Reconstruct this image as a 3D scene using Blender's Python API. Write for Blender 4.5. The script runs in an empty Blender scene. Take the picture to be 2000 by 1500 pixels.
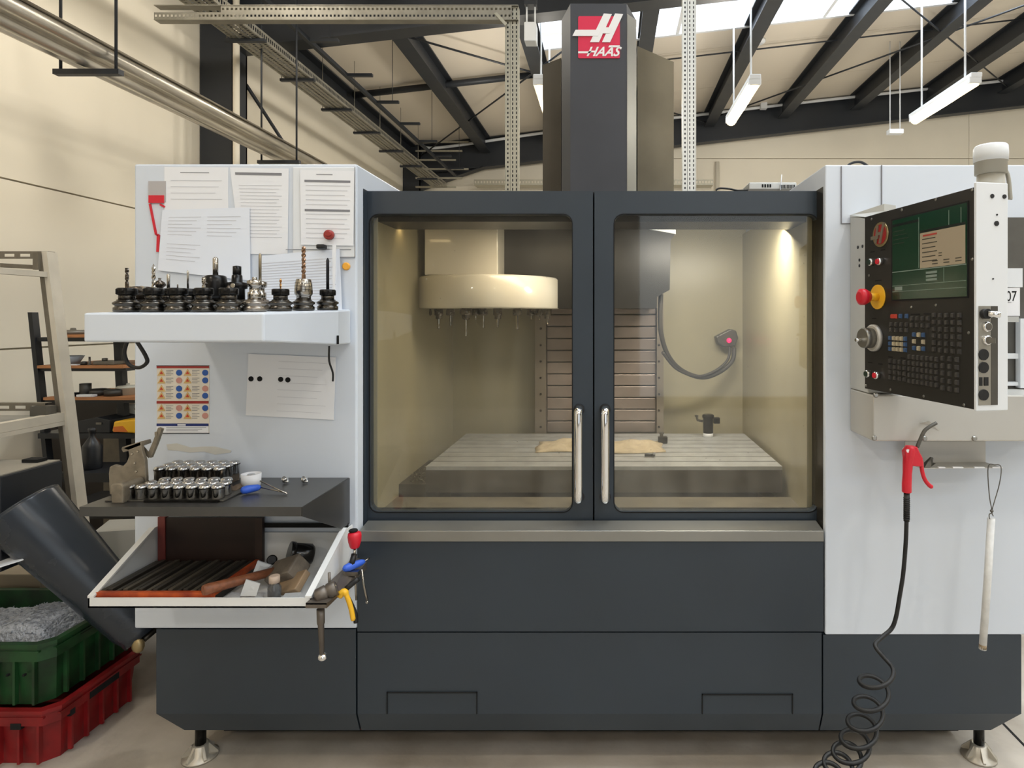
import bpy, math, random
from mathutils import Vector, Matrix
random.seed(7)
S = bpy.context.scene
COL = S.collection
F = 1200.0
# ---------------------------------------------------------------- camera
cd = bpy.data.cameras.new('camera'); cam = bpy.data.objects.new('camera', cd); COL.objects.link(cam)
cam.location = (0, 0, 1.5); cam.rotation_euler = (math.pi/2, 0, 0)
cd.sensor_width = 36; cd.lens = 36*F/2000; cd.shift_x = -0.095; cd.shift_y = -0.065
cd.clip_start = .05; cd.clip_end = 200
S.camera = cam
# ---------------------------------------------------------------- world
w = bpy.data.worlds.new('overcast_sky'); S.world = w; w.use_nodes = True
w.node_tree.nodes['Background'].inputs[0].default_value = (.88, .94, 1, 1)
w.node_tree.nodes['Background'].inputs[1].default_value = 2.2
S.view_settings.view_transform = 'Standard'; S.view_settings.look = 'None'
S.view_settings.exposure = -0.18; S.view_settings.gamma = 1; S.view_settings.use_curve_mapping = False
def area(name, loc, rot, sx, sy, power, color):
    l = bpy.data.lights.new(name, 'AREA'); l.shape = 'RECTANGLE'; l.size = sx; l.size_y = sy
    l.energy = power; l.color = color
    o = bpy.data.objects.new(name, l); COL.objects.link(o); o.location = loc; o.rotation_euler = rot
    return o
DAY = (.80, .90, 1.0)
area('daylight_skylight_far', (5.5, 7.5, 6.75), (0, -.114, 0), 13, 1.7, 900, DAY)
area('daylight_skylight_overhead', (5.5, 1.2, 6.75), (0, -.114, 0), 13, 1.7, 780, DAY)
area('daylight_skylight_behind', (5.5, -4.0, 6.75), (0, -.114, 0), 13, 1.7, 600, DAY)
area('daylight_open_gate', (3.0, -5.9, 2.1), (math.radians(90), 0, 0), 5, 3.8, 80, DAY)

# ---------------------------------------------------------------- materials
def lin(c):
    return tuple(((v/255)/12.92 if v/255 <= .04045 else ((v/255+.055)/1.055)**2.4) for v in c) + (1,)
MATS = {}
def mat(name, rgb, rough=.5, metal=0, var=0, vscale=5, bump=0, bscale=60, rgb2=None, coat=0, aniso=None, emit=0, spec=.5, stretch=None):
    if name in MATS: return MATS[name]
    m = bpy.data.materials.new(name); m.use_nodes = True; MATS[name] = m
    nt = m.node_tree; b = nt.nodes['Principled BSDF']; L = nt.links.new
    c = lin(rgb)
    b.inputs['Base Color'].default_value = c; b.inputs['Roughness'].default_value = rough
    b.inputs['Metallic'].default_value = metal; b.inputs['Coat Weight'].default_value = coat
    b.inputs['Specular IOR Level'].default_value = spec
    if emit:
        b.inputs['Emission Color'].default_value = c; b.inputs['Emission Strength'].default_value = emit
    tc = nt.nodes.new('ShaderNodeTexCoord'); mp = nt.nodes.new('ShaderNodeMapping')
    geo = nt.nodes.new('ShaderNodeNewGeometry'); L(geo.outputs['Position'], mp.inputs['Vector'])
    if stretch: mp.inputs['Scale'].default_value = stretch
    if var or rgb2:
        n = nt.nodes.new('ShaderNodeTexNoise'); n.inputs['Scale'].default_value = vscale; n.inputs['Detail'].default_value = 5
        L(mp.outputs[0], n.inputs['Vector'])
        r = nt.nodes.new('ShaderNodeValToRGB'); L(n.outputs['Fac'], r.inputs[0])
        r.color_ramp.elements[0].position = .35; r.color_ramp.elements[1].position = .65
        c2 = lin(rgb2) if rgb2 else tuple(x*(1-var) for x in c[:3])+(1,)
        r.color_ramp.elements[0].color = c2; r.color_ramp.elements[1].color = c
        L(r.outputs[0], b.inputs['Base Color'])
        r2 = nt.nodes.new('ShaderNodeMapRange'); L(n.outputs['Fac'], r2.inputs[0])
        r2.inputs[3].default_value = max(0, rough-.08); r2.inputs[4].default_value = min(1, rough+.08)
        L(r2.outputs[0], b.inputs['Roughness'])
    if bump:
        n = nt.nodes.new('ShaderNodeTexNoise'); n.inputs['Scale'].default_value = bscale; n.inputs['Detail'].default_value = 3
        L(mp.outputs[0], n.inputs['Vector'])
        bp = nt.nodes.new('ShaderNodeBump'); bp.inputs['Strength'].default_value = bump; bp.inputs['Distance'].default_value = .01
        L(n.outputs['Fac'], bp.inputs['Height']); L(bp.outputs[0], b.inputs['Normal'])
    return m
WHITE = mat('white_machine_paint', (211, 218, 228), .42, var=.04, vscale=2)
WHITE2 = mat('white_smooth_paint', (224, 227, 230), .38)
DARK = mat('dark_grey_machine_paint', (46, 55, 64), .42, var=.12, vscale=2.5)
DARK2 = mat('dark_column_paint', (58, 60, 66), .4, var=.15, vscale=4)
BLACK = mat('black_rubber', (14, 14, 15), .5)
GAP = mat('black_shadow_gap', (9, 9, 9), .9)
CHROME = mat('chrome', (235, 235, 235), .08, 1)
CHROMD = mat('dark_polished_steel', (196, 196, 196), .16, 1)
STEEL = mat('brushed_stainless', (168, 166, 160), .3, 1, var=.12, vscale=9, stretch=(1, 1, 12))
STEELS = mat('soft_stainless_cover', (196, 193, 186), .45, .35, var=.08, vscale=3)
STEELD = mat('dull_grey_steel', (104, 101, 95), .42, .7, var=.25, vscale=7)
SHELFM = mat('worktop_grey_metal', (88, 88, 88), .32, .6, var=.2, vscale=6)
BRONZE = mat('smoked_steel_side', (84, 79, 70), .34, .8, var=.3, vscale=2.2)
GALVW = mat('bright_galvanised_steel', (214, 214, 208), .4, .3, var=.08, vscale=20)
STEELM = mat('satin_steel_bevel', (150, 149, 144), .35, .7, var=.15, vscale=3)
BRONZEL = mat('smoked_steel_lit', (118, 111, 95), .33, .8, var=.35, vscale=2.5)  # lighter copy of the smoked steel, light on the right cover put into colour
GALVD = mat('weathered_galvanised_steel', (150, 146, 134), .5, .5, var=.2, vscale=12)
GALV = mat('galvanised_steel', (176, 172, 156), .45, .45, var=.12, vscale=20)
BEAM = mat('anthracite_roof_steel', (38, 42, 48), .5, var=.1)
WALL = mat('cream_wall_panel', (238, 230, 212), .6, var=.04, vscale=1.2)
ROOF = mat('pale_roof_sheet', (226, 216, 200), .62, var=.05, vscale=.8)
TOOLK = mat('blackened_tool_steel', (38, 37, 36), .3, .75, var=.4, vscale=40)
TOOLS = mat('ground_tool_steel', (176, 170, 160), .22, 1, var=.2, vscale=60)
HSS = mat('dark_cutter_steel', (92, 84, 76), .28, 1, var=.4, vscale=120)
GOLD = mat('gold_coated_drill', (196, 150, 96), .25, 1)
RED = mat('red_plastic', (206, 28, 48), .35)
BLUE = mat('blue_plastic', (52, 96, 205), .42)
YEL = mat('yellow_plastic', (235, 180, 40), .42)
PAPER = mat('white_paper', (232, 233, 236), .7)
PAPERW = mat('cool_white_paper', (226, 231, 240), .7)
INK = mat('grey_print', (128, 128, 132), .8)
INKL = mat('faint_print', (196, 197, 202), .8)
WOOD = mat('pale_wood_board', (190, 130, 84), .6, var=.3, vscale=12, stretch=(1, 10, 10))
CONC = mat('concrete_floor', (192, 184, 172), .62, var=.35, vscale=2.3, bump=.25, bscale=18, rgb2=(150, 140, 126))

# ---------------------------------------------------------------- building helpers
WM = {}
def origin(o): return WM.get(o.name, Matrix.Identity(4))
class M:
    def __init__(s): s.v = []; s.f = []; s.sm = set()
    def quad(s, *p):
        n = len(s.v); s.v += [Vector(q) for q in p]; s.f.append(tuple(range(n, n+len(p)))); return s
    def box(s, x0, x1, y0, y1, z0, z1):
        n = len(s.v)
        s.v += [Vector(p) for p in ((x0,y0,z0),(x1,y0,z0),(x1,y1,z0),(x0,y1,z0),(x0,y0,z1),(x1,y0,z1),(x1,y1,z1),(x0,y1,z1))]
        s.f += [tuple(n+i for i in q) for q in ((3,2,1,0),(4,5,6,7),(0,1,5,4),(1,2,6,5),(2,3,7,6),(3,0,4,7))]
        return s
    def prism(s, poly, vec):
        n = len(s.v); k = len(poly); vec = Vector(vec)
        s.v += [Vector(p) for p in poly] + [Vector(p)+vec for p in poly]
        s.f.append(tuple(range(n, n+k))); s.f.append(tuple(range(n+2*k-1, n+k-1, -1)))
        for i in range(k):
            j = (i+1) % k; s.f.append((n+i, n+k+i, n+k+j, n+j))
        return s
    def loft(s, rings, cap=True, closed=True, smooth=False):
        n = len(s.v); k = len(rings[0])
        for r in rings: s.v += [Vector(p) for p in r]
        for a in range(len(rings)-1):
            for i in range(k if closed else k-1):
                j = (i+1) % k
                if smooth: s.sm.add(len(s.f))
                s.f.append((n+a*k+i, n+a*k+j, n+(a+1)*k+j, n+(a+1)*k+i))
        if cap:
            s.f.append(tuple(range(n+k-1, n-1, -1))); m = n+(len(rings)-1)*k; s.f.append(tuple(range(m, m+k)))
        return s
    def tube(s, pts, r, n=8, cap=True):
        pts = [Vector(p) for p in pts]; rings = []; up = None
        for i, p in enumerate(pts):
            t = (pts[min(i+1, len(pts)-1)]-pts[max(i-1, 0)])
            if t.length < 1e-9: t = Vector((0, 0, 1))
            t.normalize()
            if up is None: up = Vector((0, 0, 1)) if abs(t.z) < .9 else Vector((1, 0, 0))
            a = t.cross(up)
            if a.length < 1e-6: a = t.orthogonal()
            a.normalize(); b = a.cross(t); up = b
            rr = r[i] if isinstance(r, (list, tuple)) else r
            rings.append([p+a*rr*math.cos(2*math.pi*k/n)-b*rr*math.sin(2*math.pi*k/n) for k in range(n)])
        return s.loft(rings, cap, True, n > 4)
    def lathe(s, prof, c=(0, 0, 0), axis=(0, 0, 1), n=16, smooth=True):
        ax = Vector(axis).normalized(); a = ax.orthogonal().normalized(); b = ax.cross(a); c = Vector(c); st = len(s.v)
        rings = [[c+ax*z+(a*math.cos(2*math.pi*k/n)+b*math.sin(2*math.pi*k/n))*max(r, 1e-5) for k in range(n)] for r, z in prof]
        return s.loft(rings, True, True, smooth)
    def ball(s, c, r, sc=(1, 1, 1), n=12):
        c = Vector(c); rings = []
        for i in range(1, n//2+2):
            th = math.pi*(i-.5 if i > .5 else 0)/(n//2+1)
            rings.append([c+Vector((r*sc[0]*math.sin(th)*math.cos(2*math.pi*k/n), r*sc[1]*math.sin(th)*math.sin(2*math.pi*k/n), -r*sc[2]*math.cos(th))) for k in range(n)])
        return s.loft(rings, True, True, True)
    def ring(s, inner, outer, vec):           # a flat frame between two loops of equal count, thickened by vec
        k = len(inner); n = len(s.v); vec = Vector(vec)
        for L_ in (inner, outer): s.v += [Vector(p) for p in L_]
        for L_ in (inner, outer): s.v += [Vector(p)+vec for p in L_]
        def fc(*ix):
            q = []
            for i in ix:
                if not any((s.v[i]-s.v[j]).length < 1e-7 for j in q): q.append(i)
            if len(q) > 2: s.f.append(tuple(q))
        for i in range(k):
            j = (i+1) % k
            fc(n+i, n+j, n+k+j, n+k+i); fc(n+2*k+j, n+2*k+i, n+3*k+i, n+3*k+j)
            fc(n+i, n+2*k+i, n+2*k+j, n+j); fc(n+k+i, n+k+j, n+3*k+j, n+3*k+i)
        return s
    def xf(s, mtx):
        s.v = [mtx @ p for p in s.v]; return s
    def perf(s, o, u, v, nu, nv, hu=.55, hv=.45):   # sheet with rectangular punched holes
        o = Vector(o); u = Vector(u); v = Vector(v); du = u/nu; dv = v/nv
        for i in range(nu):
            for j in range(nv):
                p = o+du*i+dv*j; a = (1-hu)/2; b = (1-hv)/2
                O = [p, p+du, p+du+dv, p+dv]
                I = [p+du*a+dv*b, p+du*(1-a)+dv*b, p+du*(1-a)+dv*(1-b), p+du*a+dv*(1-b)]
                n = len(s.v); s.v += O+I
                for q in range(4): s.f.append((n+q, n+(q+1) % 4, n+4+(q+1) % 4, n+4+q))
        return s
    def text(s, txt, size, o, ux, uz, shear=0, bold=0, align='LEFT'):
        c = bpy.data.curves.new('lettering', 'FONT'); c.body = txt; c.size = size; c.shear = shear; c.offset = bold; c.resolution_u = 3; c.align_x = align
        ob = bpy.data.objects.new('lettering', c); COL.objects.link(ob)
        me = bpy.data.meshes.new_from_object(ob); n = len(s.v); o = Vector(o); ux = Vector(ux); uz = Vector(uz)
        s.v += [o+ux*p.co.x+uz*p.co.y for p in me.vertices]
        s.f += [tuple(n+i for i in q.vertices) for q in me.polygons]
        bpy.data.objects.remove(ob); bpy.data.meshes.remove(me); bpy.data.curves.remove(c)
        return s
    def build(s, name, material, parent=None, label=None, cat=None, group=None, kind=None, local=False, bevel=0, base=None, smooth=False, solid=0):
        W = WM[parent.name] if parent else Matrix.Identity(4)
        Wi = W.inverted()
        vs = s.v if (local or not parent) else [Wi @ p for p in s.v]
        lo = [min(p[i] for p in vs) for i in range(3)]; hi = [max(p[i] for p in vs) for i in range(3)]
        b = Vector(((lo[0]+hi[0])/2, (lo[1]+hi[1])/2, lo[2])) if base is None else (Vector(base) if (local or not parent) else Wi @ Vector(base))
        me = bpy.data.meshes.new(name); me.from_pydata([p-b for p in vs], [], s.f)
        for i in s.sm: me.polygons[i].use_smooth = True
        if smooth: me.shade_smooth()
        me.materials.append(material); me.validate()
        o = bpy.data.objects.new(name, me); COL.objects.link(o)
        o.location = b
        if parent: o.parent = parent
        WM[o.name] = W @ Matrix.Translation(b)
        if solid:
            md = o.modifiers.new('thickness', 'SOLIDIFY'); md.thickness = solid; md.offset = 0
        if bevel:
            md = o.modifiers.new('bevel', 'BEVEL'); md.width = bevel; md.segments = 2; md.limit_method = 'ANGLE'
        tag(o, label, cat, group, kind)
        return o
def tag(o, label=None, cat=None, group=None, kind=None):
    if label: o['label'] = label
    if cat: o['category'] = cat
    if group: o['group'] = group
    if kind: o['kind'] = kind
    return o
def thing(name, loc, label, cat, group=None, mtx=None):
    o = bpy.data.objects.new(name, None); COL.objects.link(o); o.empty_display_size = .05
    m = Matrix.Translation(Vector(loc))
    if mtx is not None: m = m @ mtx.to_4x4()
    o.matrix_world = m; WM[o.name] = m.copy()
    return tag(o, label, cat, group)
def recopy(o, mtx, label=None, parent=None):      # copy a thing with its parts and sub-parts
    c = o.copy(); COL.objects.link(c); c.parent = parent
    if parent is None: c.matrix_world = mtx
    WM[c.name] = mtx if parent is None else WM[parent.name]
    for ch in list(o.children): recopy(ch, None, None, c)
    if label: c['label'] = label
    return c
def P(px, py, Y): return Vector(((px-1190)*Y/F, Y, 1.5-(py-620)*Y/F))
def X(px, Y): return (px-1190)*Y/F
def Z(py, Y): return 1.5-(py-620)*Y/F
def rr(x0, x1, z0, z1, r, y, n=5):      # rounded rectangle in XZ at y + the outer-corner index of each point
    pts = []; 
    for cx, cz, a0, q in ((x1-r, z1-r, 0, 0), (x0+r, z1-r, 90, 1), (x0+r, z0+r, 180, 2), (x1-r, z0+r, 270, 3)):
        for i in range(n):
            a = math.radians(a0+90*i/(n-1)); pts.append(((cx+r*math.cos(a), y, cz+r*math.sin(a)), q))
    return pts
def frame_xz(m, ox0, ox1, oz0, oz1, ix0, ix1, iz0, iz1, r, y0, y1):
    pts = rr(ix0, ix1, iz0, iz1, r, y0); C = [(ox1, y0, oz1), (ox0, y0, oz1), (ox0, y0, oz0), (ox1, y0, oz0)]
    return m.ring([p for p, q in pts], [C[q] for p, q in pts], (0, y1-y0, 0))
def disc(m, c, r, y1, n=14):            # short cylinder facing the camera, front at c.y, back at y1
    return m.lathe([(r, 0), (r, y1-c[1])], c, (0, 1, 0), n, False)
def bez(pts, n=8):                      # Catmull-Rom through points
    pts = [Vector(p) for p in pts]; out = []
    for i in range(len(pts)-1):
        p0 = pts[max(i-1, 0)]; p1 = pts[i]; p2 = pts[i+1]; p3 = pts[min(i+2, len(pts)-1)]
        for k in range(n):
            t = k/n; out.append(.5*((2*p1)+(p2-p0)*t+(2*p0-5*p1+4*p2-p3)*t*t+(3*p1-p0-3*p2+p3)*t**3))
    return out+[pts[-1]]
# ================================================================ the hall
XL, XR, YB, YF = -4.0, 13.0, -6.0, 12.3
def rz(x): return 4.85+.114*(x+3.7)
fl = M().box(XL-.2, XR+.2, YB-.2, YF+.2, -.2, 0).build('floor', CONC, kind='structure')
M().box(1.449, 1.459, 1.2, 6, 0, .001).build('floor_joint', GAP, fl)
joints = [0, 1.29, 2.42, 3.55, 4.68, 7.2]
wl = M().box(XL-.2, XL-.06, YB, YF, 0, 7.2).build('wall_left', WALL, kind='structure')
for i in range(5):
    for y0, y1 in ((YB, 0), (0, 6.1), (6.1, YF)):
        M().box(XL-.06, XL, y0+.004, y1-.004, joints[i]+.006, min(joints[i+1], 5.0)-.006).build('wall_panel', WALL, wl)
wf = M().box(XL-.2, XR, YF+.06, YF+.2, 0, 7.2).build('wall_far', WALL, kind='structure')
for i in range(5):
    for k in range(3):
        M().box(XL+k*5.6+.004, XL+(k+1)*5.6-.004, YF, YF+.06, joints[i]+.006, joints[i+1]-.006).build('wall_panel', WALL, wf)
M().box(XR, XR+.2, YB, YF, 0, 7.2).build('wall_right', WALL, kind='structure')
M().box(XL-.2, XR, YB-.2, YB, 0, 7.2).build('wall_back', mat('dim_back_wall', (110, 104, 96), .7), kind='structure')
# roof sheets with three skylight openings
SKY = [(-4.9, -3.1), (.3, 2.1), (6.6, 8.4)]
def slab(m, x0, x1, y0, y1, t0=0, t1=.12):
    return m.prism([(x0, y0, rz(x0)+t0), (x1, y0, rz(x1)+t0), (x1, y0, rz(x1)+t1), (x0, y0, rz(x0)+t1)], (0, y1-y0, 0))
ce = slab(M(), XL-.2, -1.05, YB, YF).build('ceiling', ROOF, kind='structure')
ys = [YB, -4.9, -3.1, .3, 2.1, 6.6, 8.4, 9.0, 10.6, YF]
for a, b in ((YB, -4.9), (-3.1, .3), (2.1, 6.6), (8.4, 9.0), (9.012, 10.6), (10.612, YF)):
    slab(M(), -1.05, XR, a, b).build('roof_sheet', ROOF, ce)
frost = bpy.data.materials.new('clear_skylight_sheet'); frost.use_nodes = True
nt = frost.node_tree; nt.nodes.clear(); o_ = nt.nodes.new('ShaderNodeOutputMaterial'); mx = nt.nodes.new('ShaderNodeMixShader')
t_ = nt.nodes.new('ShaderNodeBsdfTransparent'); g_ = nt.nodes.new('ShaderNodeBsdfGlossy'); g_.inputs['Roughness'].default_value = .2
mx.inputs[0].default_value = .06; nt.links.new(t_.outputs[0], mx.inputs[1]); nt.links.new(g_.outputs[0], mx.inputs[2]); nt.links.new(mx.outputs[0], o_.inputs[0])
for n, (a, b) in enumerate(SKY):
    wn = M()
    for y in (a, b-.05): slab(wn, -1.05, XR, y, y+.05, -.03, .14)
    wn = wn.build('window_%d' % (n+1), WHITE2, kind='structure')
    for k in range(7):
        x0 = -1.05+k*2.0; x1 = min(x0+1.95, XR)
        slab(M(), x0, x1, a+.05, b-.05, .05, .058).build('skylight_pane', frost, wn)
        slab(M(), x1, x1+.05, a+.05, b-.05, -.02, .12).build('glazing_bar', WHITE2, wn)
# steel frame
def ibeam(x0, x1, y, depth=.58, wd=.2):
    m = M()
    for x0_, x1_ in ((x0, x1),):
        for (a, b, h0, h1) in ((y-wd/2, y+wd/2, -.03, -.006), (y-wd/2, y+wd/2, -depth, -depth+.025), (y-.008, y+.008, -depth+.025, -.03)):
            m.prism([(x0_, a, rz(x0_)+h0), (x1_, a, rz(x1_)+h0), (x1_, a, rz(x1_)+h1), (x0_, a, rz(x0_)+h1)], (0, b-a, 0))
    if y < 10: return m
    # haunch at the eaves
    m.prism([(x0, y-.01, rz(x0)-depth-.3), (x0+1.3, y-.01, rz(x0+1.3)-depth), (x0, y-.01, rz(x0)-depth)], (0, .02, 0))
    m.prism([(x0, y-wd/2, rz(x0)-depth-.3), (x0+1.3, y-wd/2, rz(x0+1.3)-depth), (x0+1.3, y-wd/2, rz(x0+1.3)-depth+.02), (x0, y-wd/2, rz(x0)-depth-.28)], (0, wd, 0))
    return m
for y, lb in ((0, 'dark steel rafter spanning the hall behind the photographer'), (6.1, 'dark steel rafter crossing at the top left above the punched rail'), (12.0, 'dark deep steel rafter along the top of the far wall')):
    r = thing('roof_rafter', (XL, y, 4.3), lb, 'beam', 'steel roof rafters')
    ibeam(-3.75, XR, y, .72 if y == 6.1 else .58).build('sloping_beam', BEAM, r)
    c = M().box(-3.99, -3.66, y-.11, y-.09, 0, rz(-3.8)-.03).box(-3.99, -3.66, y+.09, y+.11, 0, rz(-3.8)-.03).box(-3.84, -3.82, y-.09, y+.09, 0, rz(-3.8)-.03)
    c.box(-3.68, -3.66, y-.11, y+.11, 0, rz(-3.8)-.03)
    c.build('column', BEAM, r)
px_ = [-3.86, -2.4, -.98, .48, 1.93, 3.35, 4.75, 6.15, 7.6, 9.0, 10.4]
ORD = ['first', 'second', 'third', 'fourth', 'fifth', 'sixth', 'seventh', 'eighth', 'ninth', 'tenth', 'eleventh']
for k, x in enumerate(px_):
    wd = .24 if k == 0 else .19; dp = .34 if k == 0 else .3
    m = M()
    for y0, y1 in ((.12, 5.98), (6.22, 11.88)):
        z = rz(x)-.008
        m.box(x-wd/2, x+wd/2, y0, y1, z-.02, z).box(x-wd/2, x+wd/2, y0, y1, z-dp, z-dp+.02).box(x-.012, x+.012, y0, y1, z-dp+.02, z-.02)
    m.build('roof_purlin', BEAM, label='dark steel roof purlin, %s from the left wall' % ORD[k], cat='beam', group='steel roof purlins')
for x0, x1, r_, lb in ((-3.75, -1.1, .05, 'thick dark cross strut under the roof left of the machine column'), (-1.05, 10, .012, 'thin dark tie line under the roof right of the machine column')):
    M().tube([(x0, 9, rz(x0)-.09), (x1, 9, rz(x1)-.09)], r_, 8).build('roof_strut', BEAM, label=lb, cat='beam', group='roof struts')
def brace(a, b, lb):
    M().tube([(a[0], a[1], rz(a[0])-.26), (b[0], b[1], rz(b[0])-.26)], .013, 6).build('brace_rod', BEAM, label=lb, cat='rod', group='diagonal roof brace rods')
brace((-3.7, 11.9), (.1, 7.05), 'thin diagonal brace rod rising from the far left roof corner')
brace((-3.1, 6.25), (1.9, 11.78), 'thin diagonal brace rod falling behind the punched vertical rail')
brace((1.95, 11.5), (6.3, 7.4), 'thin diagonal brace rod between the two glowing lamps')
brace((3.0, 6.95), (7.5, 11.6), 'pale diagonal brace rod above the right glowing lamp')
M().tube([(-4+.25, 6.35, 3.9), (-3.9, 9.6, 2.4)], .02, 6).build('wall_brace', BEAM, label='dark diagonal brace against the cream wall right of the left column', cat='rod')
# conduit on the far rafter
cp = bez([(-3.6, 11.86, rz(-3.6)-.05), (-3.2, 11.86, rz(-3.2)-.12), (-1, 11.86, rz(-1)-.06), (1.5, 11.86, rz(1.5)-.06), (4, 11.86, rz(4)-.05), (8.6, 11.86, rz(8.6)-.08)], 10)
M().tube(cp, .028, 8).build('cable_conduit', WHITE2, label='long white cable conduit running along the top of the far rafter', cat='conduit')
M().box(2.9, 3.02, 11.74, 11.85, 5.5, 5.62).build('junction_box', WHITE2, label='small white junction box on the far rafter conduit', cat='junction box')
M().tube([(2.15, 12.25, 0), (2.15, 12.25, 4.6)], .045, 10).build('wall_pipe', WALL, label='cream vertical pipe on the far wall right of the punched post', cat='pipe')
M().tube([(-3.6, 5.93, 0), (-3.6, 5.93, 4.9)], .03, 8).build('column_pipe', WALL, label='cream vertical pipe in front of the dark left column', cat='pipe')
# fluorescent lamps
LAMPG = mat('glowing_lamp_cover', (255, 238, 196), .4, emit=1.7)
def lamp(x, y0, y1, z, lb):
    t = thing('fluorescent_lamp', (x, (y0+y1)/2, z), lb, 'lamp', 'hanging fluorescent lamps')
    M().lathe([(.03, 0), (.07, .02), (.07, y1-y0-.02), (.03, y1-y0)], (x, y0, z), (0, 1, 0), 12).build('diffuser', LAMPG, t)
    M().box(x-.065, x+.065, y0-.03, y1+.03, z+.03, z+.085).build('housing', WHITE2, t, bevel=.01)
    for y in (y0+.2, y1-.2): M().tube([(x, y, z+.085), (x, y, rz(x)-.01)], .012, 6).build('suspension_cord', WHITE2, t)
    l = bpy.data.lights.new('tube_light', 'POINT'); l.energy = 75; l.shadow_soft_size = .12; l.color = (1, .94, .84)
    lo_ = bpy.data.objects.new('tube_light', l); COL.objects.link(lo_); lo_.location = (x, (y0+y1)/2, z-.2)
    for y in (y0+.02, y1-.02): M().box(x-.072, x+.072, y-.03, y+.03, z-.03, z+.05).build('end_cap', WHITE2, t, bevel=.01)
lamp(1.66, 7.0, 8.4, 4.18, 'glowing tube lamp just right of the tall punched post')
lamp(4.17, 7.0, 8.4, 4.2, 'glowing tube lamp at the upper right of the photo')
lamp(-.80, 7.0, 8.4, 4.18, 'glowing tube lamp half hidden left of the machine column')
for a_, yy in ((0, 3.2), (1, -.8), (2, -4.2)):  # unseen lamp rows added to brighten the left wall, roof and floor
    for k, x in enumerate((-2.3, 1.66, 5.6)):
        lamp(x, yy, yy+1.4, 4.3, 'added tube lamp out of view to brighten the hall, %s column of the %s row' % (ORD[k], ORD[a_]))
def box_lamp(px, py, Y, w_, h_, lb, up):
    c = P(px, py, Y); t = thing('emergency_lamp', c, lb, 'lamp')
    M().box(c.x-w_/2, c.x+w_/2, Y-.06, Y+.06, c.z-h_/2, c.z+h_/2).build('lamp_body', WHITE2, t, bevel=.008)
    for s in (-.35, .35): M().tube([(c.x+s*w_, Y, c.z+h_/2), (c.x+s*w_, Y, rz(c.x)-.01 if up else c.z+h_/2+.15)], .008, 6).build('suspension_cord', WHITE2, t)
    return t, c
t, c = box_lamp(1037, 67, 5.2, .1, .16, 'small pale box lamp hanging left of the machine column top', False)
M().box(c.x-.05, c.x+.05, 5.15, 5.25, c.z+.23, rz(c.x)-.01).build('mounting_bracket', BEAM, t)
t, c = box_lamp(1748, 258, 9.5, .22, .07, 'small white lamp hanging between the two glowing tubes', True)
c = P(1483, 90, 8.9)
M().lathe([(.05, .0), (.09, .03), (.09, .06)], (c.x, 8.9, rz(c.x)-.06), (0, 0, 1), 14).build('smoke_detector', WHITE2, label='round white smoke detector on the sloping roof', cat='smoke detector')
# double metal tube hanging along the left wall
HT = thing('heater_tube', (-3, .8, 2.9), 'long shiny double metal tube hanging along the left wall', 'heater tube')
HTM = mat('worn_aluminium_tube', (226, 220, 208), .32, .85, var=.3, vscale=4, stretch=(6, .6, 6))
M().tube([(-2.925, .6, 3.03), (-2.925, 8.2, 3.03)], .042, 12).build('tube', HTM, HT)
M().tube([(-3.035, .6, 2.99), (-3.035, 8.2, 2.99)], .042, 12).build('tube', HTM, HT)
M().prism([(-2.86, .6, 3.06), (-2.95, .6, 3.11), (-3.06, .6, 3.11), (-3.16, .6, 2.98), (-3.15, .6, 2.98), (-3.055, .6, 3.1), (-2.955, .6, 3.1), (-2.87, .6, 3.055)], (0, 7.6, 0)).build('reflector', HTM, HT)
M().box(-3.05, -2.92, .6, 8.2, 3.0, 3.005).build('web_plate', HTM, HT)
for y in (3.55, 5.6):
    M().box(-3.2, -2.82, y-.02, y+.02, 2.9, 2.93).build('crossbar', BEAM, HT)
    for x in (-3.17, -2.85): M().tube([(x, y, 2.93), (x, y, rz(x)-.01)], .008, 6).build('suspension_rod', BEAM, HT)
# perforated cable tray and dark ladder rail
CT = thing('cable_tray', (-3.2, .5, 3.95), 'long perforated metal cable tray running along the left wall', 'cable tray')
M().perf((-3.32, .6, 3.95), (0, 11, 0), (.26, 0, 0), 330, 5).build('tray_bottom', GALVD, CT)
M().perf((-3.06, .6, 3.95), (0, 11, 0), (0, 0, .08), 330, 1).build('tray_side', GALVD, CT)
M().box(-3.325, -3.32, .6, 11.6, 3.95, 4.03).build('tray_side', GALV, CT)
for i in range(12):
    y = .9+i*.9
    M().box(-3.37, -3.02, y-.02, y+.02, 3.92, 3.945).build('bracket_arm', BEAM, CT)
    M().tube([(-3.36, y, 3.945), (-3.36, y, rz(-3.36)-.01)], .004, 5).build('hanger_rod', GALVD, CT)
for k in range(4):
    pts = [(-3.28+.05*k+.01*math.sin(i*1.7+k), .6+i*.8, 3.972) for i in range(14)]
    M().tube(bez(pts, 3), .012, 6).build('cable', BLACK if k % 2 else WHITE2, CT)
LR = thing('ladder_rail', (-3.1, 4.5, 4.05), 'dark rail with short side arms beside the cable tray', 'rail')
M().box(-2.93, -2.89, 5.0, 11.6, 4.16, 4.2).build('side_rail', BEAM, LR)
for i in range(8):
    y = 5.1+i*.85
    M().box(-2.89, -2.62, y-.02, y+.02, 4.165, 4.195).build('cross_arm', BEAM, LR)
    if i % 2: M().tube([(-2.7, y, 4.195), (-2.7, y, rz(-2.7)-.01)], .004, 5).build('hanger_rod', BEAM, LR)
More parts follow.
